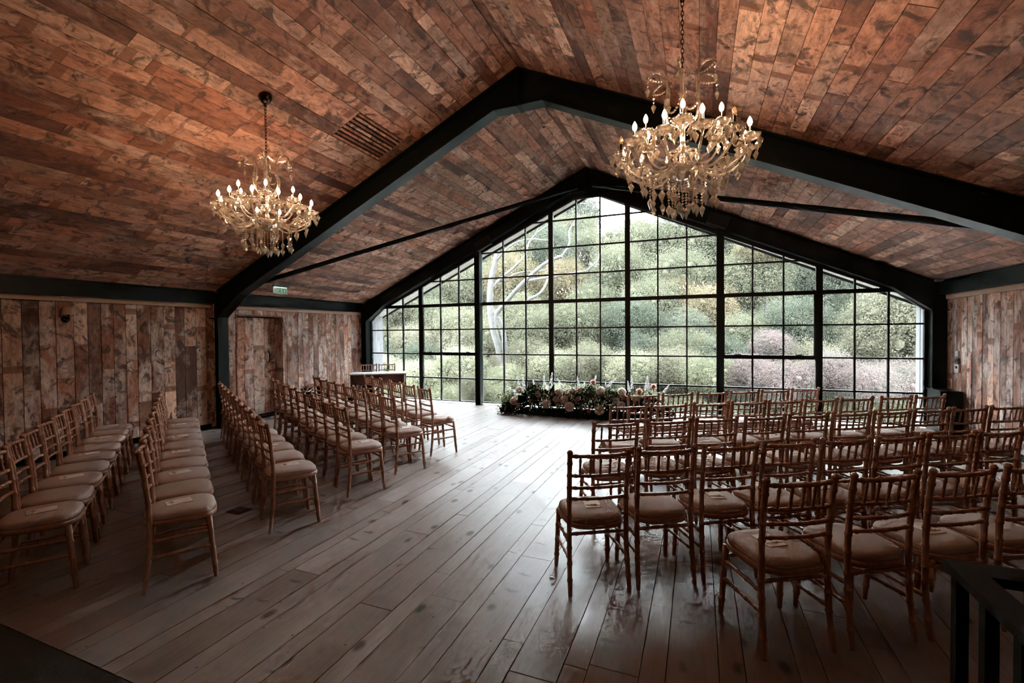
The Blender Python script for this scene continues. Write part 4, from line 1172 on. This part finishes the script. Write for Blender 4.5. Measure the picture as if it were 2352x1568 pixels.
while x < 8.5:
    tree('ground_cover_plant', x, 3.75+RND.uniform(-.2,.25), RND.uniform(.62,.8), 'f_light', 'low leafy plant close outside the foot of the window', 'shrub', 'low plants along the terrace', None, -.60+RND.uniform(-.1,.1)); x += .95
# nearer planting that can be told apart
def near(px, py, y, rad, mt, name, label, cat='shrub', k=None, zs=1.0):
    p = pix(px, py, 1, y); return tree(name, p.x, p.y, rad, mt, label, cat, None, k, p.z, None, zs)
near(2075, 735, 6.5, 1.75, 'f_gold', 'golden_maple', 'golden leaved maple filling the right end of the window', 'tree', 3, .95)
near(2000, 790, 6.0, .75, 'f_gold', 'golden_maple', 'smaller golden bush at the foot of the golden maple', 'shrub', 1, .9)
near(1760, 578, 12.5, 1.45, 'f_orange', 'orange_maple', 'orange-gold leaf spray high in the right half of the window', 'tree', 1, .55)
near(2003, 772, 9.0, .32, 'f_red', 'red_shrub', 'small dark red shrub left of the golden maple', 'shrub', 0, 1.3)
for q, (px, py, y, r) in enumerate(((1715, 860, 4.2, .80), (1800, 875, 3.6, .85), (1900, 862, 3.9, .85), (1985, 880, 3.4, .75), (1770, 800, 6.2, .8), (2060, 872, 4.2, .8))):
    near(px, py, y, r, 'f_pink', 'pink_shrub', ['pink flowering shrub beside the thick right window post', 'low pink shrub under the right casement, nearest the glass', 'pink shrub right of the right casement', 'low pink shrub in front of the golden bush', 'small pink shrub farther back behind the right casement', 'pink shrub beside the grey fin at the right'][q], 'shrub', q % 4, .8)
for q, (px, py, y, r, mt) in enumerate(((880, 860, 4.6, 1.0, 'f_light'), (965, 865, 3.8, .95, 'f_light'), (1060, 850, 5.0, 1.15, 'f_light'), (1085, 890, 3.0, .6, 'f_gold'), (1165, 880, 4.6, .9, 'f_light'), (1265, 850, 5.6, 1.15, 'f_light'), (1360, 840, 5.0, 1.0, 'f_gold'), (1450, 850, 4.6, .95, 'f_light'), (1545, 850, 4.8, 1.05, 'f_gold'), (1625, 860, 4.2, .85, 'f_light'))):
    near(px, py, y, r, mt, 'garden_shrub', 'garden shrub close outside the window, %s from its left end' % ordinal(q), 'shrub', q % 4, .85)
near(905, 775, 8.0, .7, 'f_orange', 'orange_shrub', 'small orange shrub behind the glass at the far left', 'shrub', 2, .7)
near(905, 705, 9.5, 1.5, 'f_gold', 'golden_tree', 'golden tree in the upper left corner of the window', 'tree', 0, .8)
near(1545, 665, 12, 1.0, 'f_orange', 'peach_tree', 'peach tinted tree behind the middle right panes', 'tree', 1, .7)
# pale bare-limbed tree
bt = empty('pale_limbed_tree', tuple(pix(1163, 900, 1, 5.2))); tag(bt, 'tree with pale smooth trunk and crooked bare limbs, left of centre', 'tree')
PXM = .0140
def limb(pts, r0, r1, y=5.2, dy=0):
    P_ = [pix(px, py, 1, y + dy*i/(len(pts)-1)) - bt.location for i, (px, py) in enumerate(pts)]
    for _ in range(2):
        Q = [P_[0]]
        for a_, b_ in zip(P_, P_[1:]): Q += [a_.lerp(b_, .25), a_.lerp(b_, .75)]
        P_ = Q + [P_[-1]]
    pts = P_
    return MB().tube(P_, [ (r0+(r1-r0)*i/(len(pts)-1))*PXM for i in range(len(pts))], 8).mesh('limb', M['bark_pale'], True)
tk = ob('trunk', limb([(1168,925),(1160,860),(1146,800),(1130,745),(1124,690),(1128,640),(1138,600),(1146,555),(1150,520)], 12, 5), bt)
for pts, r0, r1, dy in (([(1162,850),(1160,800),(1157,765),(1148,738),(1137,722),(1158,698),(1180,672),(1205,645),(1235,618),(1258,600),(1290,588)], 8, 3.5, -.8),
    ([(1205,645),(1240,640),(1275,634),(1310,628),(1345,622)], 3.5, 1.5, -1.2), ([(1214,688),(1240,675),(1254,655),(1260,632)], 4, 2, .5),
    ([(1130,660),(1150,640),(1180,615),(1206,590),(1212,560),(1232,535),(1262,515)], 4, 1.6, .8), ([(1138,600),(1165,568),(1195,552),(1225,548),(1255,552)], 3, 1.2, -.5),
    ([(1146,555),(1165,530),(1195,515)], 3, 1.2, .3), ([(1160,640),(1200,622),(1240,625),(1280,610)], 2.5, 1.2, .8),
    ([(1290,588),(1310,560),(1305,530),(1325,500)], 2.5, 1.2, .3), ([(1232,535),(1245,500),(1262,490)], 2, 1, 0), ([(1137,722),(1128,700),(1132,672)], 4, 2, .4),
    ([(1345,622),(1375,600),(1380,565)], 1.8, 1.0, .2), ([(1258,480),(1300,470),(1330,466),(1356,470),(1372,455)], 1.6, .9, 0)):
    ob('limb', limb(pts, r0, r1, 5.2, dy), bt)


# thin mist over the wooded valley
M['mist'] = bpy.data.materials.new('valley_mist'); M['mist'].use_nodes = True
nt = M['mist'].node_tree; nt.nodes.remove(nt.nodes['Principled BSDF'])
vs2 = nd(nt, 'ShaderNodeVolumeScatter', i_Density=.00028, i_Anisotropy=.1); vs2.inputs['Color'].default_value = (.97,.985,1,1)
nt.links.new(vs2.outputs[0], nt.nodes['Material Output'].inputs['Volume'])
mi = ob('valley_mist', MB().box(-60, 44, 1.4, 62, -4, 26).mesh('valley_mist', M['mist'])); tag(mi, 'thin pale mist over the wooded valley outside', 'mist', kind='stuff')
